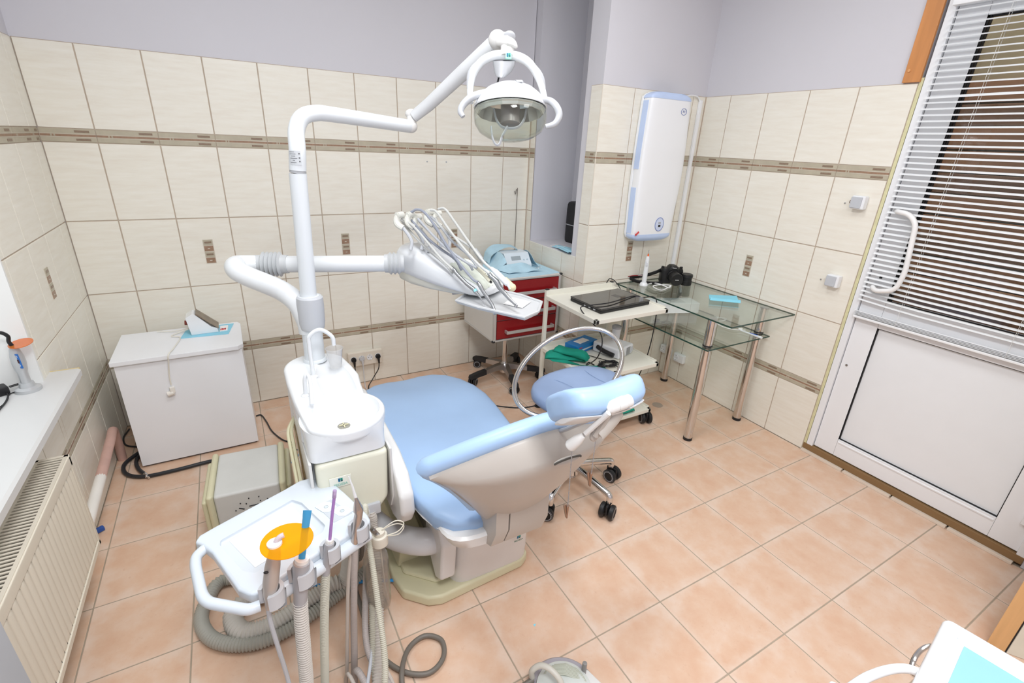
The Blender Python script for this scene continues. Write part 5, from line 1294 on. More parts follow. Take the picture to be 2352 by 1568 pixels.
# pads and wrapped device on top
zr = ZU + .012
lbw = mat('blue_nonwoven', (186, 220, 236), .8, var=.05, scale=30, bump=.1, bscale=200, trans=.0)
G().prism([V((2.18, -.545, zr)), V((2.52, -.552, zr)), V((2.69, -.535, zr)), V((2.685, -.16, zr)), V((2.30, -.12, zr)), V((2.2, -.30, zr))], (0, 0, .002), .0007, 1).obj('blue_sheet', lbw, label='light blue disposable sheet spread on the drawer cabinet', cat='sheet')
dv = thing('wrapped_device', 'white countertop device with grey display inside a blue wrap', 'device', V((2.46, -.27, zr)))
zr += .002
dx0, dx1, dy0, dy1 = 2.375, 2.575, -.345, -.18
G().prism([(dx0, dy0, zr), (dx0, dy1, zr), (dx0, dy1, zr + .10), (dx0, dy0 + .06, zr + .10), (dx0, dy0, zr + .025)], (dx1 - dx0, 0, 0), .006).obj('case', mat('device_white', (226, 238, 246), .4), dv)
Fd = frame((1, 0, 0), (0, .6, .75)); fcn = V(((dx0 + dx1) / 2, dy0 + .03, zr + .0625))
nd = Fd @ V((0, 0, 1))
G().box(fcn + Fd @ V((-.015, .005, .001)), (.075, .030, .002), Fd).obj('display', mat('lcd_grey', (166, 178, 184), .3), dv)
for x in (.045, .072): G().cyl(fcn + Fd @ V((x, -.01, 0)), fcn + Fd @ V((x, -.01, .003)), .006, n=14).obj('button', mat('button_pale', (190, 212, 224), .4), dv)
def drape(u, v):
    x = dx0 - .075 + .30 * u; y = dy1 + .065 - .10 * v
    z = zr + .018 + .118 * (math.sin(math.pi * min(1, max(0, u * 1.05))) ** .35) * (1 - .12 * v) + .006 * math.sin(9 * u + 3 * v)
    if v < .15: z *= 1.0
    return V((x, y, z))
G().grid(drape, 24, 8, .0012).obj('back_wrap', lbw, dv, sharp=80)
def flap(u, v):
    x = dx0 - .08 + .27 * u + .03 * v; y = dy0 - .02 - .10 * v
    z = zr + .006 + .042 * math.sin(math.pi * u) ** .6 * (1 - v) ** 1.2 + .004 * math.sin(11 * u)
    return V((x, y, z))
G().grid(flap, 24, 8, .0012).obj('front_wrap', lbw, dv, sharp=80)
for s in (0, 1):
    def side(u, v):
        x = (dx0 - .012 - .07 * v) if s == 0 else (dx1 + .008 + .05 * v)
        return V((x, dy0 - .01 + (dy1 + .05 - dy0) * u, zr + .004 + .10 * (1 - v) ** 1.3 * math.sin(math.pi * (.12 + .76 * u)) ** .7))
    G().grid(side, 12, 8, .0012).obj('side_wrap', lbw, dv, sharp=80)
for k in range(2):
    c = V((2.575 + .035 * k, -.40 - .02 * (1 - k), zr + .004)); G().tube([c + V((.011 * math.cos(a), .008 * math.sin(a), .008 * math.sin(a) + .004)) for a in [math.pi * j / 8 for j in range(9)]], .0017, 6).obj('wire_clasp', steel, dv)

# ------------------------------------------------------------------ white trolley
tm_ = mat('trolley_cream', (238, 236, 224), .4, var=.01)
tl = thing('equipment_trolley', 'cream metal trolley with three shelves on casters beside glass table', 'trolley', (2.66, -1.05, 0))
tx0, tx1, ty0, ty1 = 2.392, 2.935, -1.315, -.80
q = .011
for x in (tx0 + q, tx1 - q):
    p_ = G().bb((x - q, ty1 - 2 * q, .075), (x + q, ty1, .812), .002).obj('post', tm_, tl)
    G().bb((x - q - .0005, ty1 - 2 * q - .0005, .812), (x + q + .0005, ty1 + .0005, .817), .001, 1).obj('end_plug', blackp, p_)
def shelf(z, rail):
    s = G().bb((tx0 + .002, ty0 + .01, z - .006), (tx1 - .002, ty1 - .004, z)).obj('shelf', tm_, tl)
    g = G()
    for x in (tx0 + q, tx1 - q): g.bb((x - q, ty0, z - .022), (x + q, ty1 - .02, z + .002), .002)
    g.bb((tx0, ty0, z - .022), (tx1, ty0 + 2 * q, z + .002), .002)
    if rail: g.bb((tx0 + 2 * q, ty1 - .012, z - .022), (tx1 - 2 * q, ty1, z + rail), .002)
    g.bb((tx1 - .006, ty0 + .02, z), (tx1 - .001, ty1 - .02, z + .012), .001)
    g.obj('shelf_rim', tm_, s)
    for x in (tx0 + q,): G().bb((x - q * .8, ty0 - .002, z - .020), (x + q * .8, ty0 + .001, z), .0005, 1).obj('end_plug', blackp, s)
shelf(.775, .032); shelf(.425, .028); shelf(.10, .0)
for x in (tx0 + .02, tx1 - .025):
    for y in (ty0 + .02, ty1 - .03): caster(tl, V((x, y, 0)), .037, yaw=1.2, top=.080)
# laptop
lz = .777
lc = [PZ(1312, 688, lz), PZ(1372, 724, lz), PZ(1495, 702, lz), PZ(1420, 668, lz)]
e1 = V((2.476, -1.25, lz)); lx, ly = V((.40, .03, 0)), V((-.012, .275, 0))
lo = (lc[0] + lc[1] + lc[2] + lc[3]) / 4; e1 = lo - lx / 2 - ly / 2
lt = thing('laptop', 'closed glossy black laptop on the trolley top shelf', 'laptop', lo)
def LQ(a, b, z): return e1 + lx * a + ly * b + V((0, 0, z))
G().prism([LQ(0, 0, 0), LQ(1, 0, 0), LQ(1, 1, 0), LQ(0, 1, 0)], (0, 0, .017), .003).obj('base', blackp, lt)
G().prism([LQ(-.005, -.01, .0185), LQ(1.0, -.01, .0185), LQ(1, 1, .0185), LQ(-.005, 1, .0185)], (0, 0, .010), .003).obj('lid', mat('gloss_black', (40, 38, 38), .06, var=.02, coat=.6), lt)
g = G()
for b in (.2, .35, .5): g.box(LQ(-.003, b, .010), (.003, .016, .006), None)
g.obj('ports', greyp, lt)
G().cyl(LQ(.93, .28, .0284), LQ(.93, .28, .0288), .012, n=20).obj('lid_badge', mat('badge_grey', (120, 118, 122), .3, .4), lt)
G().prism([LQ(.62, .45, .0286), LQ(.72, .46, .0286), LQ(.71, .66, .0286), LQ(.61, .65, .0286)], (0, 0, .0003)).obj('lid_sticker', mat('sticker_dark', (70, 66, 66), .25), lt)
# cables
ck = blackr
G().tube([LQ(.98, .95, .014), LQ(1.03, .97, .02), PZ(1470, 681, .80), PZ(1452, 680, .81), PZ(1400, 695, .815), PZ(1350, 702, .81), PZ(1335, 712, .79), V((2.42, -1.335, .70)), V((2.41, -1.345, .58)), V((2.46, -1.20, .452)), PZ(1352, 832, .432), PZ(1365, 838, .432)], .0033, 8, k=7).obj('laptop_cable', ck, label='black cable draped over the laptop and down the trolley', cat='cable')
G().tube([LQ(.99, .25, .012), LQ(1.04, .26, .02), V((2.945, -1.20, .80)), V((2.955, -1.21, .60)), V((2.95, -1.18, .35)), V((2.93, -1.1, .12)), V((2.90, -1.0, .11))], .0033, 8, k=7).obj('side_cable', ck, label='black cable hanging off the right side of the trolley', cat='cable')
G().tube([PZ(1393, 650, .80), PZ(1400, 640, .83), PZ(1412, 645, .83), PZ(1425, 665, .80), LQ(.90, .98, .02), LQ(.97, .97, .02)], .003, 8, k=6).obj('charger_cable', ck, label='short black cable arching over the trolley rear rail', cat='cable')
# things on the trolley's middle shelf
ms = .427
cg_ = mat('teal_cotton', (22, 150, 128), .85, var=.08, scale=14, bump=.15, bscale=90)
gc = thing('green_cloth', 'folded teal green surgical cloth on the middle trolley shelf', 'cloth', PZ(1300, 820, ms))
def fold(c0, c1, hw, h, k, skew=0.0):
    def fn(a):
        pass
    rings = []
    d = (c1 - c0); n_ = d.normalized(); sd = V((-n_.y, n_.x, 0))
    for i in range(13):
        t = i / 12; e = (1 - abs(2 * t - 1) ** 6) ** .5; w = hw * (.75 + .25 * e) * (1 + .12 * math.sin(5 * t + k)); hh = h * (.35 + .65 * e) * (1 + .18 * math.sin(7 * t + 2 * k))
        ctr = c0 + d * t + sd * skew * math.sin(3 * t + k)
        rings.append([ctr + sd * (w * math.cos(a)) + V((0, 0, hh * (.5 + .5 * math.sin(a)) + .003 * math.sin(6 * a + 9 * t))) for a in [2 * math.pi * j / 18 for j in range(18)]])
    return G().loft(rings)
a, b = PZ(1246, 820, ms + .002), PZ(1352, 832, ms + .002)
fold(a + V((.02, .0, 0)), b + V((.0, .03, 0)), .055, .034, 0, .01).obj('lower_fold', cg_, gc, sharp=80)
fold(PZ(1272, 806, ms + .03), PZ(1352, 826, ms + .025), .042, .042, 1.3, .008).obj('upper_roll', cg_, gc, sharp=80)
G().grid(lambda u, v: (a + V((.0, -.03, 0))).lerp(b + V((.02, -.06, 0)), u) + V((.02 * v, -.055 * v, .012 * math.sin(6 * u + 2 * v) * (1 - v) + .004)), 16, 6, .002).obj('loose_corner', cg_, gc, sharp=80)
bx = thing('glove_box', 'blue carton with white panel behind the green cloth', 'box', PZ(1352, 800, ms))
bc_ = PZ(1352, 798, ms + .02); Rg = rz(.28)
bcx = V((2.615, -.935, ms)); 
G().box(bcx + V((0, 0, .0275)), (.21, .105, .055), Rg, .002, 1).obj('carton', mat('carton_blue', (26, 132, 206), .4, var=.08), bx)
G().box(bcx + V((0, 0, .0553)), (.10, .055, .0006), Rg).obj('top_panel', whitepaper, bx)
G().box(bcx + Rg @ V((.01, -.0528, .0)) + V((0, 0, .022)), (.15, .0006, .010), Rg).obj('front_stripe', mat('stripe_white', (226, 236, 244), .5), bx)
G().box(bcx + Rg @ V((-.075, -.053, 0)) + V((0, 0, .040)), (.03, .0006, .006), Rg).obj('red_mark', mat('red_print', (214, 58, 58), .6), bx)
em = thing('ultrasonic_unit', 'white control unit with grey-rimmed cup on the trolley shelf', 'device', V((2.78, -1.05, ms)))
Re = rz(.30); ec = V((2.775, -1.06, ms))
G().box(ec + V((0, 0, .034)), (.17, .20, .068), Re, .012, 3).obj('case', white, em)
G().box(ec + Re @ V((.02, -.1005, 0)) + V((0, 0, .034)), (.045, .003, .05), Re, .002).obj('screen', mat('screen_grey', (150, 152, 154), .3), em)
for x, z in ((-.05, .034), (.062, .034)):
    c = ec + Re @ V((x, -.101, 0)) + V((0, 0, z)); G().box(c, (.026, .003, .038), Re, .008, 3).obj('keypad', lgrey, em)
cu = ec + V((.045, .035, .068))
G().lathe([(.001, 0), (.026, 0), (.029, .06), (.030, .085), (.027, .085), (.026, .06), (.001, .05)], cu, n=28).obj('cup', white, em)
G().lathe([(.0302, .076), (.0305, .092), (.0275, .092), (.0272, .07)], cu, n=28).obj('cup_rim', greyp, em)
G().tube([ec + Re @ V((-.086, .06, .04)), ec + Re @ V((-.105, .0, .035)), ec + Re @ V((-.10, -.07, .025))], .014, 12, k=5).obj('side_handpiece', blackp, em)
g = G()
rnd = random.Random(4); cc_ = PZ(1396, 838, ms + .006); pts = []
for i in range(70):
    a = i * .62; r = .05 + .012 * math.sin(i * 1.7)
    pts.append(cc_ + V((r * 1.15 * math.cos(a) + .008 * math.sin(i * .37), r * .62 * math.sin(a) + .006 * math.cos(i * .5), .004 + .016 * (i / 70) * abs(math.sin(i * .9)))))
G().tube([PZ(1325, 805, ms + .005), PZ(1350, 815, ms + .005)] + pts + [PZ(1425, 850, ms + .005), PZ(1410, 853, ms + .004)], .0026, 6, k=4).obj('coiled_cable', ck, label='coiled tangle of black cable on the trolley shelf', cat='cable')
fold(PZ(1400, 950, .104), PZ(1450, 940, .104), .05, .05, .4).obj('green_cloth', cg_, label='teal green cloth bundle on the bottom trolley shelf', cat='cloth', group='green cloths')

# ------------------------------------------------------------------ glass table
gl = thing('glass_table', 'two-tier glass table with chrome tube legs along the right wall', 'table', (3.26, -1.25, 0))
tg = glass_mat('table_glass', (249, 253, 251), 0.0, 1.45)
eg = mat('glass_edge_green', (34, 70, 60), .15, var=.05)
def pane(x0, x1, y0, y1, z, th, name):
    o = G().bb((x0 + .001, y0 + .001, z - th), (x1 - .001, y1 - .001, z)).obj(name, tg, gl)
    g = G()
    for a, b in (((x0, y0), (x1, y0 + .0016)), ((x0, y1 - .0016), (x1, y1)), ((x0, y0), (x0 + .0016, y1)), ((x1 - .0016, y0), (x1, y1))): g.bb((a[0], a[1], z - th), (b[0], b[1], z))
    g.obj('polished_edge', eg, o)
pane(2.985, 3.550, -1.712, -.785, .792, .008, 'table_top')
pane(2.965, 3.525, -1.612, -.80, .622, .008, 'lower_shelf')
for x, y in ((3.012, -1.569), (3.508, -1.545), (3.492, -.905), (3.005, -.905)):
    lg = G().cyl((x, y, .018), (x, y, .614), .0255, n=28).cyl((x, y, .622), (x, y, .784), .0255, n=28).obj('leg', chrome, gl)
    G().cyl((x, y, 0), (x, y, .018), .027, n=28).obj('foot', blackr, lg)
    G().lathe([(.0255, .624), (.0275, .626), (.0275, .632), (.0255, .634)], (x, y, 0), n=24).obj('collar_ring', blackr, lg)
    G().cyl((x, y, .7845), (x, y, .7915), .024, n=24).obj('glue_disc', steel, lg)
# on the table: toothbrush, camera, lens, wrapped paper
zt2 = .792
tb_ = PZ(1478, 655, zt2)
br = thing('electric_toothbrush', 'white electric toothbrush upright on its charger on the glass table', 'toothbrush', tb_)
G().lathe([(.001, 0), (.028, 0), (.028, .008), (.022, .018), (.017, .022), (.001, .022)], tb_, n=24).obj('charger', white, br)
tt = PV(1486, 588, tb_); ax_ = V((.01, 0, 1)).normalized(); Lh = tt.z - tb_.z - .02
hb = G().lathe([(.015, 0), (.016, .03), (.015, Lh * .6), (.0125, Lh * .92), (.009, Lh), (.001, Lh)], tb_ + V((0, 0, .02)), ax_, 22).obj('handle', white, br)
G().box(tb_ + V((0, 0, .02 + Lh * .72)) + (CAM - tb_).normalized() * .0145, (.012, .032, .002), frame(RT, UP), .001).obj('button', lgrey, hb)
G().cyl(tb_ + ax_ * (Lh + .02), tb_ + ax_ * (Lh + .036), .006, .0045, 12).obj('orange_collar', mat('orange_plastic', (236, 108, 50), .4), br)
G().cyl(tb_ + ax_ * (Lh + .036), tb_ + ax_ * (Lh + .062), .0017, n=8).obj('drive_pin', steel, br)
wc = mat('white_cable', (244, 244, 244), .4)
G().tube([tb_ + V((.026, -.005, .005)), PZ(1500, 650, zt2 + .004), PZ(1515, 652, zt2 + .012), PZ(1535, 660, zt2 + .004), PZ(1540, 655, zt2 + .01), PZ(1512, 654, zt2 + .012), PZ(1500, 658, zt2 + .004), PZ(1520, 666, zt2 + .004), PZ(1542, 656, zt2 + .006)], .0032, 8, k=6).obj('white_cord', wc, br)
bk = mat('camera_black', (26, 26, 27), .45, var=.15, bump=.15, bscale=300)
cm = thing('photo_camera', 'black digital camera with long lens and strap on glass table', 'camera', PZ(1545, 655, zt2))
kd = math.radians(-118)       # lens direction in plan
kf = V((math.cos(kd), math.sin(kd), 0)); kr = V((-kf.y, kf.x, 0))
kc = V((3.375, -.90, zt2))
Fk = M((kr, kf * -1, V((0, 0, 1)))).transposed()
def K(x, y, z): return kc + kr * (x * 1.18) + kf * (y * 1.1) + V((0, 0, z * 1.18))
g = G().loft([srect(0, 0, 0, 1, 1, 4)] * 0 if False else [[K(x, y, z) for x, y in [(.066 * w * math.copysign(abs(math.cos(a)) ** .5, math.cos(a)), .034 * math.copysign(abs(math.sin(a)) ** .5, math.sin(a))) for a in [2 * math.pi * j / 24 for j in range(24)]]] for z, w in ((.0, .94), (.008, 1), (.065, 1), (.080, .95), (.086, .86))])
g.obj('body', bk, cm)
G().loft([[K(x, y, z) for x, y in [(w * math.copysign(abs(math.cos(a)) ** .6, math.cos(a)), d * math.copysign(abs(math.sin(a)) ** .6, math.sin(a)) + .008) for a in [2 * math.pi * j / 18 for j in range(18)]]] for z, w, d in ((.078, .034, .034), (.095, .028, .036), (.104, .020, .030), (.106, .012, .022))]).obj('prism_hump', bk, cm)
G().lathe([(.001, 0), (.041, 0), (.041, .012), (.038, .016), (.038, .05), (.042, .055), (.043, .085), (.042, .092), (.040, .094), (.001, .094)], K(.0, .03, .045), kf + V((0, 0, -.06)), 30).obj('lens', bk, cm)
lf = (kf + V((0, 0, -.06))).normalized(); lcap = K(0, .03, .045) + lf * .0945
Ft = frame(kr, V((0, 0, 1)) - lf * V((0, 0, 1)).dot(lf)); 
wtx = mat('white_print', (226, 226, 226), .5)
Ft2 = frame(kr * (1 if kr.dot(RT) > 0 else -1), V((0, 0, 1)))
if (Ft2 @ V((0, 0, 1))).dot(kf) < 0: pass
for k_ in range(6): G().box(lcap + lf * .0006 + Ft2 @ V((-.0105 + k_ * .0042, 0, 0)), (.0032, .0045, .0008), Ft2).obj('cap_mark', wtx, cm)
text('brand_lettering', 'Canon', .011, K(0, .045, .094), Ft2, wtx, cm)
for s in (-.055, .055): G().cyl(K(s, 0, .084), K(s, 0, .094), .010, n=16).obj('dial', bk, cm)
G().tube([K(-.066, 0, .07), K(-.10, .02, .06), K(-.15, .0, .035), K(-.20, -.02, .02), K(-.24, .0, .015), K(-.20, .04, .005), K(-.12, .06, .004), K(-.06, .05, .006)], .004, 8, k=6, flat=3.2).obj('strap', bk, cm)
G().tube([K(-.17, .0, .034), K(-.22, -.01, .028), K(-.255, .01, .026)], .0022, 8, k=4, flat=1.5).obj('strap_red_edge', mat('strap_red', (140, 30, 36), .6), cm)
text('strap_lettering', 'DIGITAL', .016, K(-.175, .012, .036), Ft2 @ M.Rotation(-.15, 3, 'Z'), wtx, cm)
l2 = PZ(1572, 655, zt2) + V((.02, .01, 0))
ln = thing('spare_lens', 'short black camera lens standing beside the camera', 'lens', l2)
G().lathe([(.001, 0), (.036, 0), (.038, .006), (.038, .03), (.036, .032), (.036, .05), (.039, .054), (.039, .072), (.036, .076), (.001, .074)], l2, n=28).obj('barrel', bk, ln)
G().lathe([(.0392, .058), (.0396, .06), (.0396, .066), (.0392, .068)], l2, n=28).obj('grip_ring', blackr, ln)
fb = mat('aqua_paper', (140, 216, 238), .7, var=.03)
a, b, c, d = PZ(1630, 694, zt2), PZ(1700, 701, zt2), PZ(1692, 680, zt2), PZ(1628, 677, zt2)
def fpf(u, v):
    p = a.lerp(b, u).lerp(d.lerp(c, u), v); return p + V((0, 0, .002 + .022 * (1 - v) * math.sin(math.pi * min(1, v * 3)) + .012 * max(0, .25 - v) * 4))
G().grid(fpf, 10, 12, .001).obj('blue_napkin', fb, label='folded aqua blue napkin lying on the glass table top', cat='napkin')
# on the lower shelf: white box, cord, manual toothbrush
zs2 = .622
ob = thing('product_box', 'white cardboard toothbrush box on the lower glass shelf', 'box', V((3.24, -1.0, zs2)))
Ro = rz(-.34); oc = V((3.315, -1.005, zs2))
G().box(oc + V((0, 0, .036)), (.34, .13, .07), Ro, .0015, 1).obj('carton', mat('carton_white', (238, 240, 242), .5), ob)
Fo = Ro @ frame((1, 0, 0), (0, 0, 1))
lp_ = oc + Ro @ V((-.13, -.066, 0)) + V((0, 0, .046))
ovl = mat('logo_blue', (44, 66, 150), .5)
g = G().loft([[lp_ + Fo @ V((.024 * math.cos(t), .0105 * math.sin(t), .0)) for t in [2 * math.pi * j / 24 for j in range(24)]], [lp_ + Fo @ V((.024 * math.cos(t), .0105 * math.sin(t), .0012)) for t in [2 * math.pi * j / 24 for j in range(24)]]]).obj('logo_oval', ovl, ob)
text('logo_lettering', 'Oral-B', .014, lp_ + Fo @ V((0, 0, .0014)), Fo, whitepaper, ob)
text('sub_lettering', 'Complete', .009, lp_ + Fo @ V((0.006, -.020, .001)), Fo, greyp, ob)
G().box(oc + Ro @ V((.02, 0, .0)) + V((0, 0, .0725)), (.10, .10, .003), Ro).obj('label_patch', mat('patch_grey', (206, 210, 212), .5), ob)
cpt = [PZ(1640, 725, zs2 + .004)]
for i in range(22):
    a = i * .75; r = .045 + .008 * math.sin(i); cpt.append(PZ(1650, 735, zs2 + .004) + V((r * 1.3 * math.cos(a), r * .6 * math.sin(a), .010 * i / 22)))
G().tube(cpt + [PZ(1660, 750, zs2 + .005), PZ(1690, 757, zs2 + .005), PZ(1712, 758, zs2 + .005)], .0026, 6, k=4).obj('white_cable', wc, label='coiled white charging cable on the lower glass shelf', cat='cable')
t0, t1 = PZ(1700, 758, zs2 + .006), PZ(1750, 776, zs2 + .006)
mt = thing('toothbrush', 'white and blue manual toothbrush at the shelf front edge', 'toothbrush', t0)
G().tube([t0, t0.lerp(t1, .4), t0.lerp(t1, .7), t1], .005, 10, k=4, rf=lambda t: .004 + .004 * t).obj('handle', white, mt)
G().tube([t0.lerp(t1, .45) + V((0, 0, .004)), t0.lerp(t1, .8) + V((0, 0, .005))], .0035, 8).obj('blue_grip', mat('grip_blue', (40, 90, 200), .4), mt)
G().box(t0.lerp(t1, .0) + V((0, 0, .008)), (.025, .010, .010), rz(-.6), .002).obj('bristles', whitepaper, mt)
G().cyl(PZ(1510, 930, 0), PZ(1510, 930, 0) + V((0, 0, .0022)), .036, n=24).obj('drain_cover', mat('floor_cap_grey', (176, 160, 146), .6), label='flat round grey drain cover on the floor by the table', cat='drain cover')

# ------------------------------------------------------------------ stool with chrome ring
so = V((2.077, -1.627, 0))
sl_ = thing('dentist_stool', 'blue padded stool with chrome ring and five casters beside chair', 'stool', so)
blue2 = mat('stool_blue_leather', (150, 172, 208), .42, var=.04, scale=8, bump=.06, bscale=260)
sc0 = V((2.125, -1.585, .515)); Rs = rz(math.radians(8))
def sring(f, z, p=2.4): return [sc0 + Rs @ V((.262 * f * math.copysign(abs(math.cos(a)) ** (2 / p), math.cos(a)), .205 * f * math.copysign(abs(math.sin(a)) ** (2 / p), math.sin(a)), z)) for a in [2 * math.pi * j / 40 for j in range(40)]]
seat = G().loft([sring(.93, 0), sring(.99, .010), sring(1.0, .028), sring(.985, .046), sring(.94, .058), sring(.82, .065), sring(.55, .064), sring(.25, .060), sring(.02, .058)]).obj('seat', blue2, sl_, sharp=60)
for x in (-.07, .10):
    P_ = [sc0 + Rs @ V((x + .05 * (t ** 2) * (-1 if x < 0 else 1), .185 * t, .066 - .016 * abs(t) ** 4)) for t in [-1 + k / 6 for k in range(13)]]
    G().tube(P_, .0008, 5, k=2).obj('seam', mat('seam_blue', (122, 146, 188), .6), seat)
G().loft([sring(.88, -.014), sring(.9, -.002), sring(.93, .002)]).obj('seat_pan', blackp, sl_)
G().cyl(so + V((0, 0, .09)), so + V((0, 0, .30)), .026).cyl(so + V((0, 0, .28)), so + V((.02, .02, .51)), .017).obj('gas_lift', steel, sl_)
G().box(sc0 + V((-.03, -.03, -.03)), (.20, .12, .03), Rs, .008).obj('mechanism', blackp, sl_)
G().ell(PZ(1240, 930, .49), (.03, .018, .01)).tube([PZ(1242, 930, .49), sc0 + V((-.05, -.03, -.025))], .006, 8).obj('lever', blackp, sl_)
rL, rR, rT, rB = PZ(1199, 880, .62), PZ(1446, 850, .68), PZ(1320, 744, .80), PZ(1262, 940, .50)
rc_ = (rL + rR + rT + rB) / 4; ru = (rR - rL) / 2; rv = (rT - rB) / 2
RN = 72
def ringpt(a): return rc_ + ru * math.cos(a) + rv * math.sin(a)
rg_ = [ringpt(2 * math.pi * j / RN) for j in range(RN)]
G().tube(rg_, .0115, 12, closed=True).obj('chrome_ring', chrome, sl_)
G().tube([ringpt(-1.9), (ringpt(-1.9) + sc0) / 2 + V((0, 0, -.03)), sc0 + V((-.02, -.03, -.02))], .009, 10, k=4).obj('ring_bracket', blackp, sl_)
for k in range(5):
    ang_ = math.atan2(-1.866 - so.y, 2.128 - so.x) + k * 2 * math.pi / 5
    u = V((math.cos(ang_), math.sin(ang_), 0)); R0 = .245
    G().tube([so + V((0, 0, .150)), so + u * .08 + V((0, 0, .146)), so + u * .2 + V((0, 0, .124)), so + u * (R0 - .005) + V((0, 0, .112)), so + u * R0 + V((0, 0, .08))], .0165, 12, k=5).obj('star_leg', chrome, sl_)
    caster(sl_, so + u * R0, .037, hub=greyp, yaw=ang_ + 1.9, top=.082)
G().cyl(so + V((0, 0, .11)), so + V((0, 0, .175)), .036, .03).obj('hub', chrome, sl_)
G().tube(FZ([(1130, 930), (1160, 934), (1200, 936), (1245, 928), (1300, 915)], .005), .0038, 8, k=6).obj('black_floor_cable', sl, label='thin black cable on the floor between chair and stool', cat='cable')

# ------------------------------------------------------------------ niche: black case and masks
cs = thing('black_case', 'rounded black case standing upright in the lilac wall niche', 'case', V((3.01, -.245, NZ0)))
cy_ = PX(1312, 560, 2.79)
G().loft([srect(3.012, -.245, NZ0 + z, .055 * f, .085 * f, 4, 28) for z, f in ((0, .9), (.01, .98), (.03, 1), (.24, 1), (.275, .97), (.292, .88), (.298, .7))]).obj('shell', mat('case_black', (34, 34, 36), .6, bump=.2, bscale=150), cs)
G().loft([srect(3.012, -.245, NZ0 + z, .0565, .0865, 4, 28) for z in (.13, .136)]).obj('zip', greyp, cs)
msk = mat('mask_blue', (160, 208, 226), .8, var=.04)
for k, (dx_, dy_, r_) in enumerate(((0, 0, .2), (.012, -.03, -.15))):
    mk = thing('face_mask', ('pale blue face mask flat on the niche ledge beneath another mask', 'pale blue face mask lying on top of another mask')[k], 'mask', V((2.745 + dx_, -.47 + dy_, NZ0)), 'face masks in the niche')
    c = PZ(1297 + 8 * k, 571 + 4 * k, NZ0 + .003 + .010 * k) + V((0, .0, 0))
    G().grid(lambda u, v: c + rz(r_) @ V((-.045 + .09 * u, -.085 + .17 * v, .004 + .006 * math.sin(math.pi * u) + .0025 * math.sin(18 * u))), 16, 8, .0008).obj('pleated_panel', msk, mk, sharp=80)
    G().tube([c + rz(r_) @ V((-.04, .085, .004)), c + rz(r_) @ V((-.03, .115, .003)), c + rz(r_) @ V((.02, .12, .003)), c + rz(r_) @ V((.04, .085, .004))], .0015, 6, k=5).obj('ear_loop', whitepaper, mk)

# ------------------------------------------------------------------ bottom right: instrument table near the camera, wooden cabinet edge
iz = .86
it = thing('instrument_table', 'white framed mobile instrument table with blue cover beside the camera', 'instrument table', V((1.9, -3.3, 0)))
c0 = PZ(2186, 1438, iz); cR = PZ(2352, 1536, iz); cL = PZ(2065, 1568, iz)
dR = (cR - c0).normalized(); dL = (cL - c0).normalized()
dR = V((dR.x, dR.y, 0)).normalized(); dL = (dL - dR * dL.dot(dR)).normalized()
Wt, Lt = .40, .33
def IT(a, b, z): return c0 + dR * (a * Wt) + dL * (b * Lt) + V((0, 0, z))
G().prism([IT(0, 0, -.02), IT(1, 0, -.02), IT(1, 1, -.02), IT(0, 1, -.02)], (0, 0, .012), .003).obj('table_plate', white, it)
fw = .022
for a0_, a1_ in (((0, 0), (1, 0)), ((1, 0), (1, 1)), ((1, 1), (0, 1)), ((0, 1), (0, 0))):
    p, q_ = IT(*a0_, -.006), IT(*a1_, -.006)
    G().tube([p, q_], .013, 12).ell(p, (.013, .013, .013)).obj('frame_rail', white, it)
G().tube([PZ(2135, 1556, iz - .012), PZ(2108, 1543, iz - .015), PZ(2080, 1535, iz - .02), PZ(2040, 1538, iz - .02), PZ(1990, 1556, iz - .02), PZ(1935, 1590, iz - .02), IT(-.22, .85, -.02), IT(-.12, 1.0, -.015), IT(0, .98, -.01)], .0075, 12, k=6).obj('push_handle', white, it)
G().tube([PZ(2165, 1500, iz - .03), PZ(2150, 1492, iz - .03), PZ(2136, 1483, iz - .03), PZ(2115, 1493, iz - .035), PZ(2099, 1515, iz - .04), PZ(2094, 1545, iz - .05), PZ(2120, 1562, iz - .03)], .0042, 10, k=5).obj('hook_rail', chrome, it)
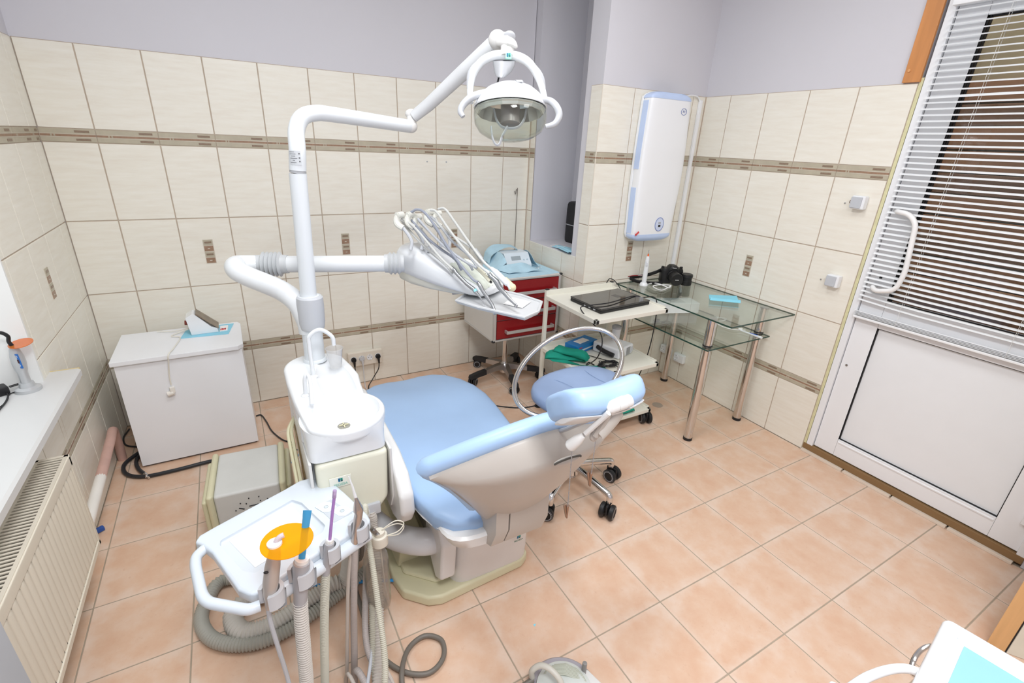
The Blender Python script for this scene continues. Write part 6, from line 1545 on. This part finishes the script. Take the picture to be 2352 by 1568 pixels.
G().bb(IT(.5, .5, 0) + V((-.02, -.02, -.80)), IT(.5, .5, 0) + V((.02, .02, -.02))).obj('column', white, it)
ctr = IT(.5, .5, 0); ctr.z = 0
for k in range(4):
    a = math.pi / 4 + k * math.pi / 2; u = V((math.cos(a), math.sin(a), 0))
    G().tube([ctr + V((0, 0, .075)), ctr + u * .24 + V((0, 0, .07))], .016, 10).obj('base_leg', white, it)
    caster(it, ctr + u * .23, .028, yaw=a, top=.06)
nk = G().prism([IT(.06, .07, -.0075), IT(.94, .07, -.0075), IT(.94, .93, -.0075), IT(.06, .93, -.0075)], (0, 0, .0015)).obj('blue_cover', mat('tray_cover_blue', (138, 188, 220), .7, var=.03), label='light blue paper cover lining the instrument table', cat='cover')
G().prism([IT(.30, .26, -.005), IT(.62, .30, -.005), IT(.60, .62, -.005), IT(.26, .55, -.005)], (0, 0, .018), .006).obj('white_packet', whitepaper, label='white packet lying on the blue cover of the instrument table', cat='packet')
wd = thing('wooden_cabinet', 'cream cabinet with orange wood edge beside the glazed door', 'cabinet', V((3.2, -3.2, 0)))
f0 = PZ(2262, 1482, 0); f0.z = 0
vx = V((.55, -.835, 0)).normalized()
G().prism([f0, f0 + V((.10, .0, 0)), f0 + V((.10, -.020, 0)) + vx * .05, f0 + vx * .055], (0, 0, 1.9), .002, 1).obj('wood_edge', mat('light_wood_edge', (222, 176, 122), .4, var=.06, stretch=(6, 6, .5)), wd)
G().prism([f0 + vx * .055, f0 + vx * .059, f0 + vx * .059 + V((.12, 0, 0)), f0 + vx * .055 + V((.12, 0, 0))], (0, 0, 1.895)).obj('door_gap', gasket, wd)
G().prism([f0 + vx * .059, f0 + vx * .45, f0 + vx * .45 + V((.26, .05, 0)), f0 + vx * .059 + V((.26, .05, 0))], (0, 0, 1.9), .002, 1).obj('cream_panel', mat('cream_panel', (226, 222, 206), .4), wd)
G().prism([PZ(1225, 1434, 0), PZ(1231, 1432, 0), PZ(1228, 1439, 0)], (0, 0, .0012)).obj('blue_scrap', fb, label='tiny blue paper scrap on the open floor tiles', cat='scrap')
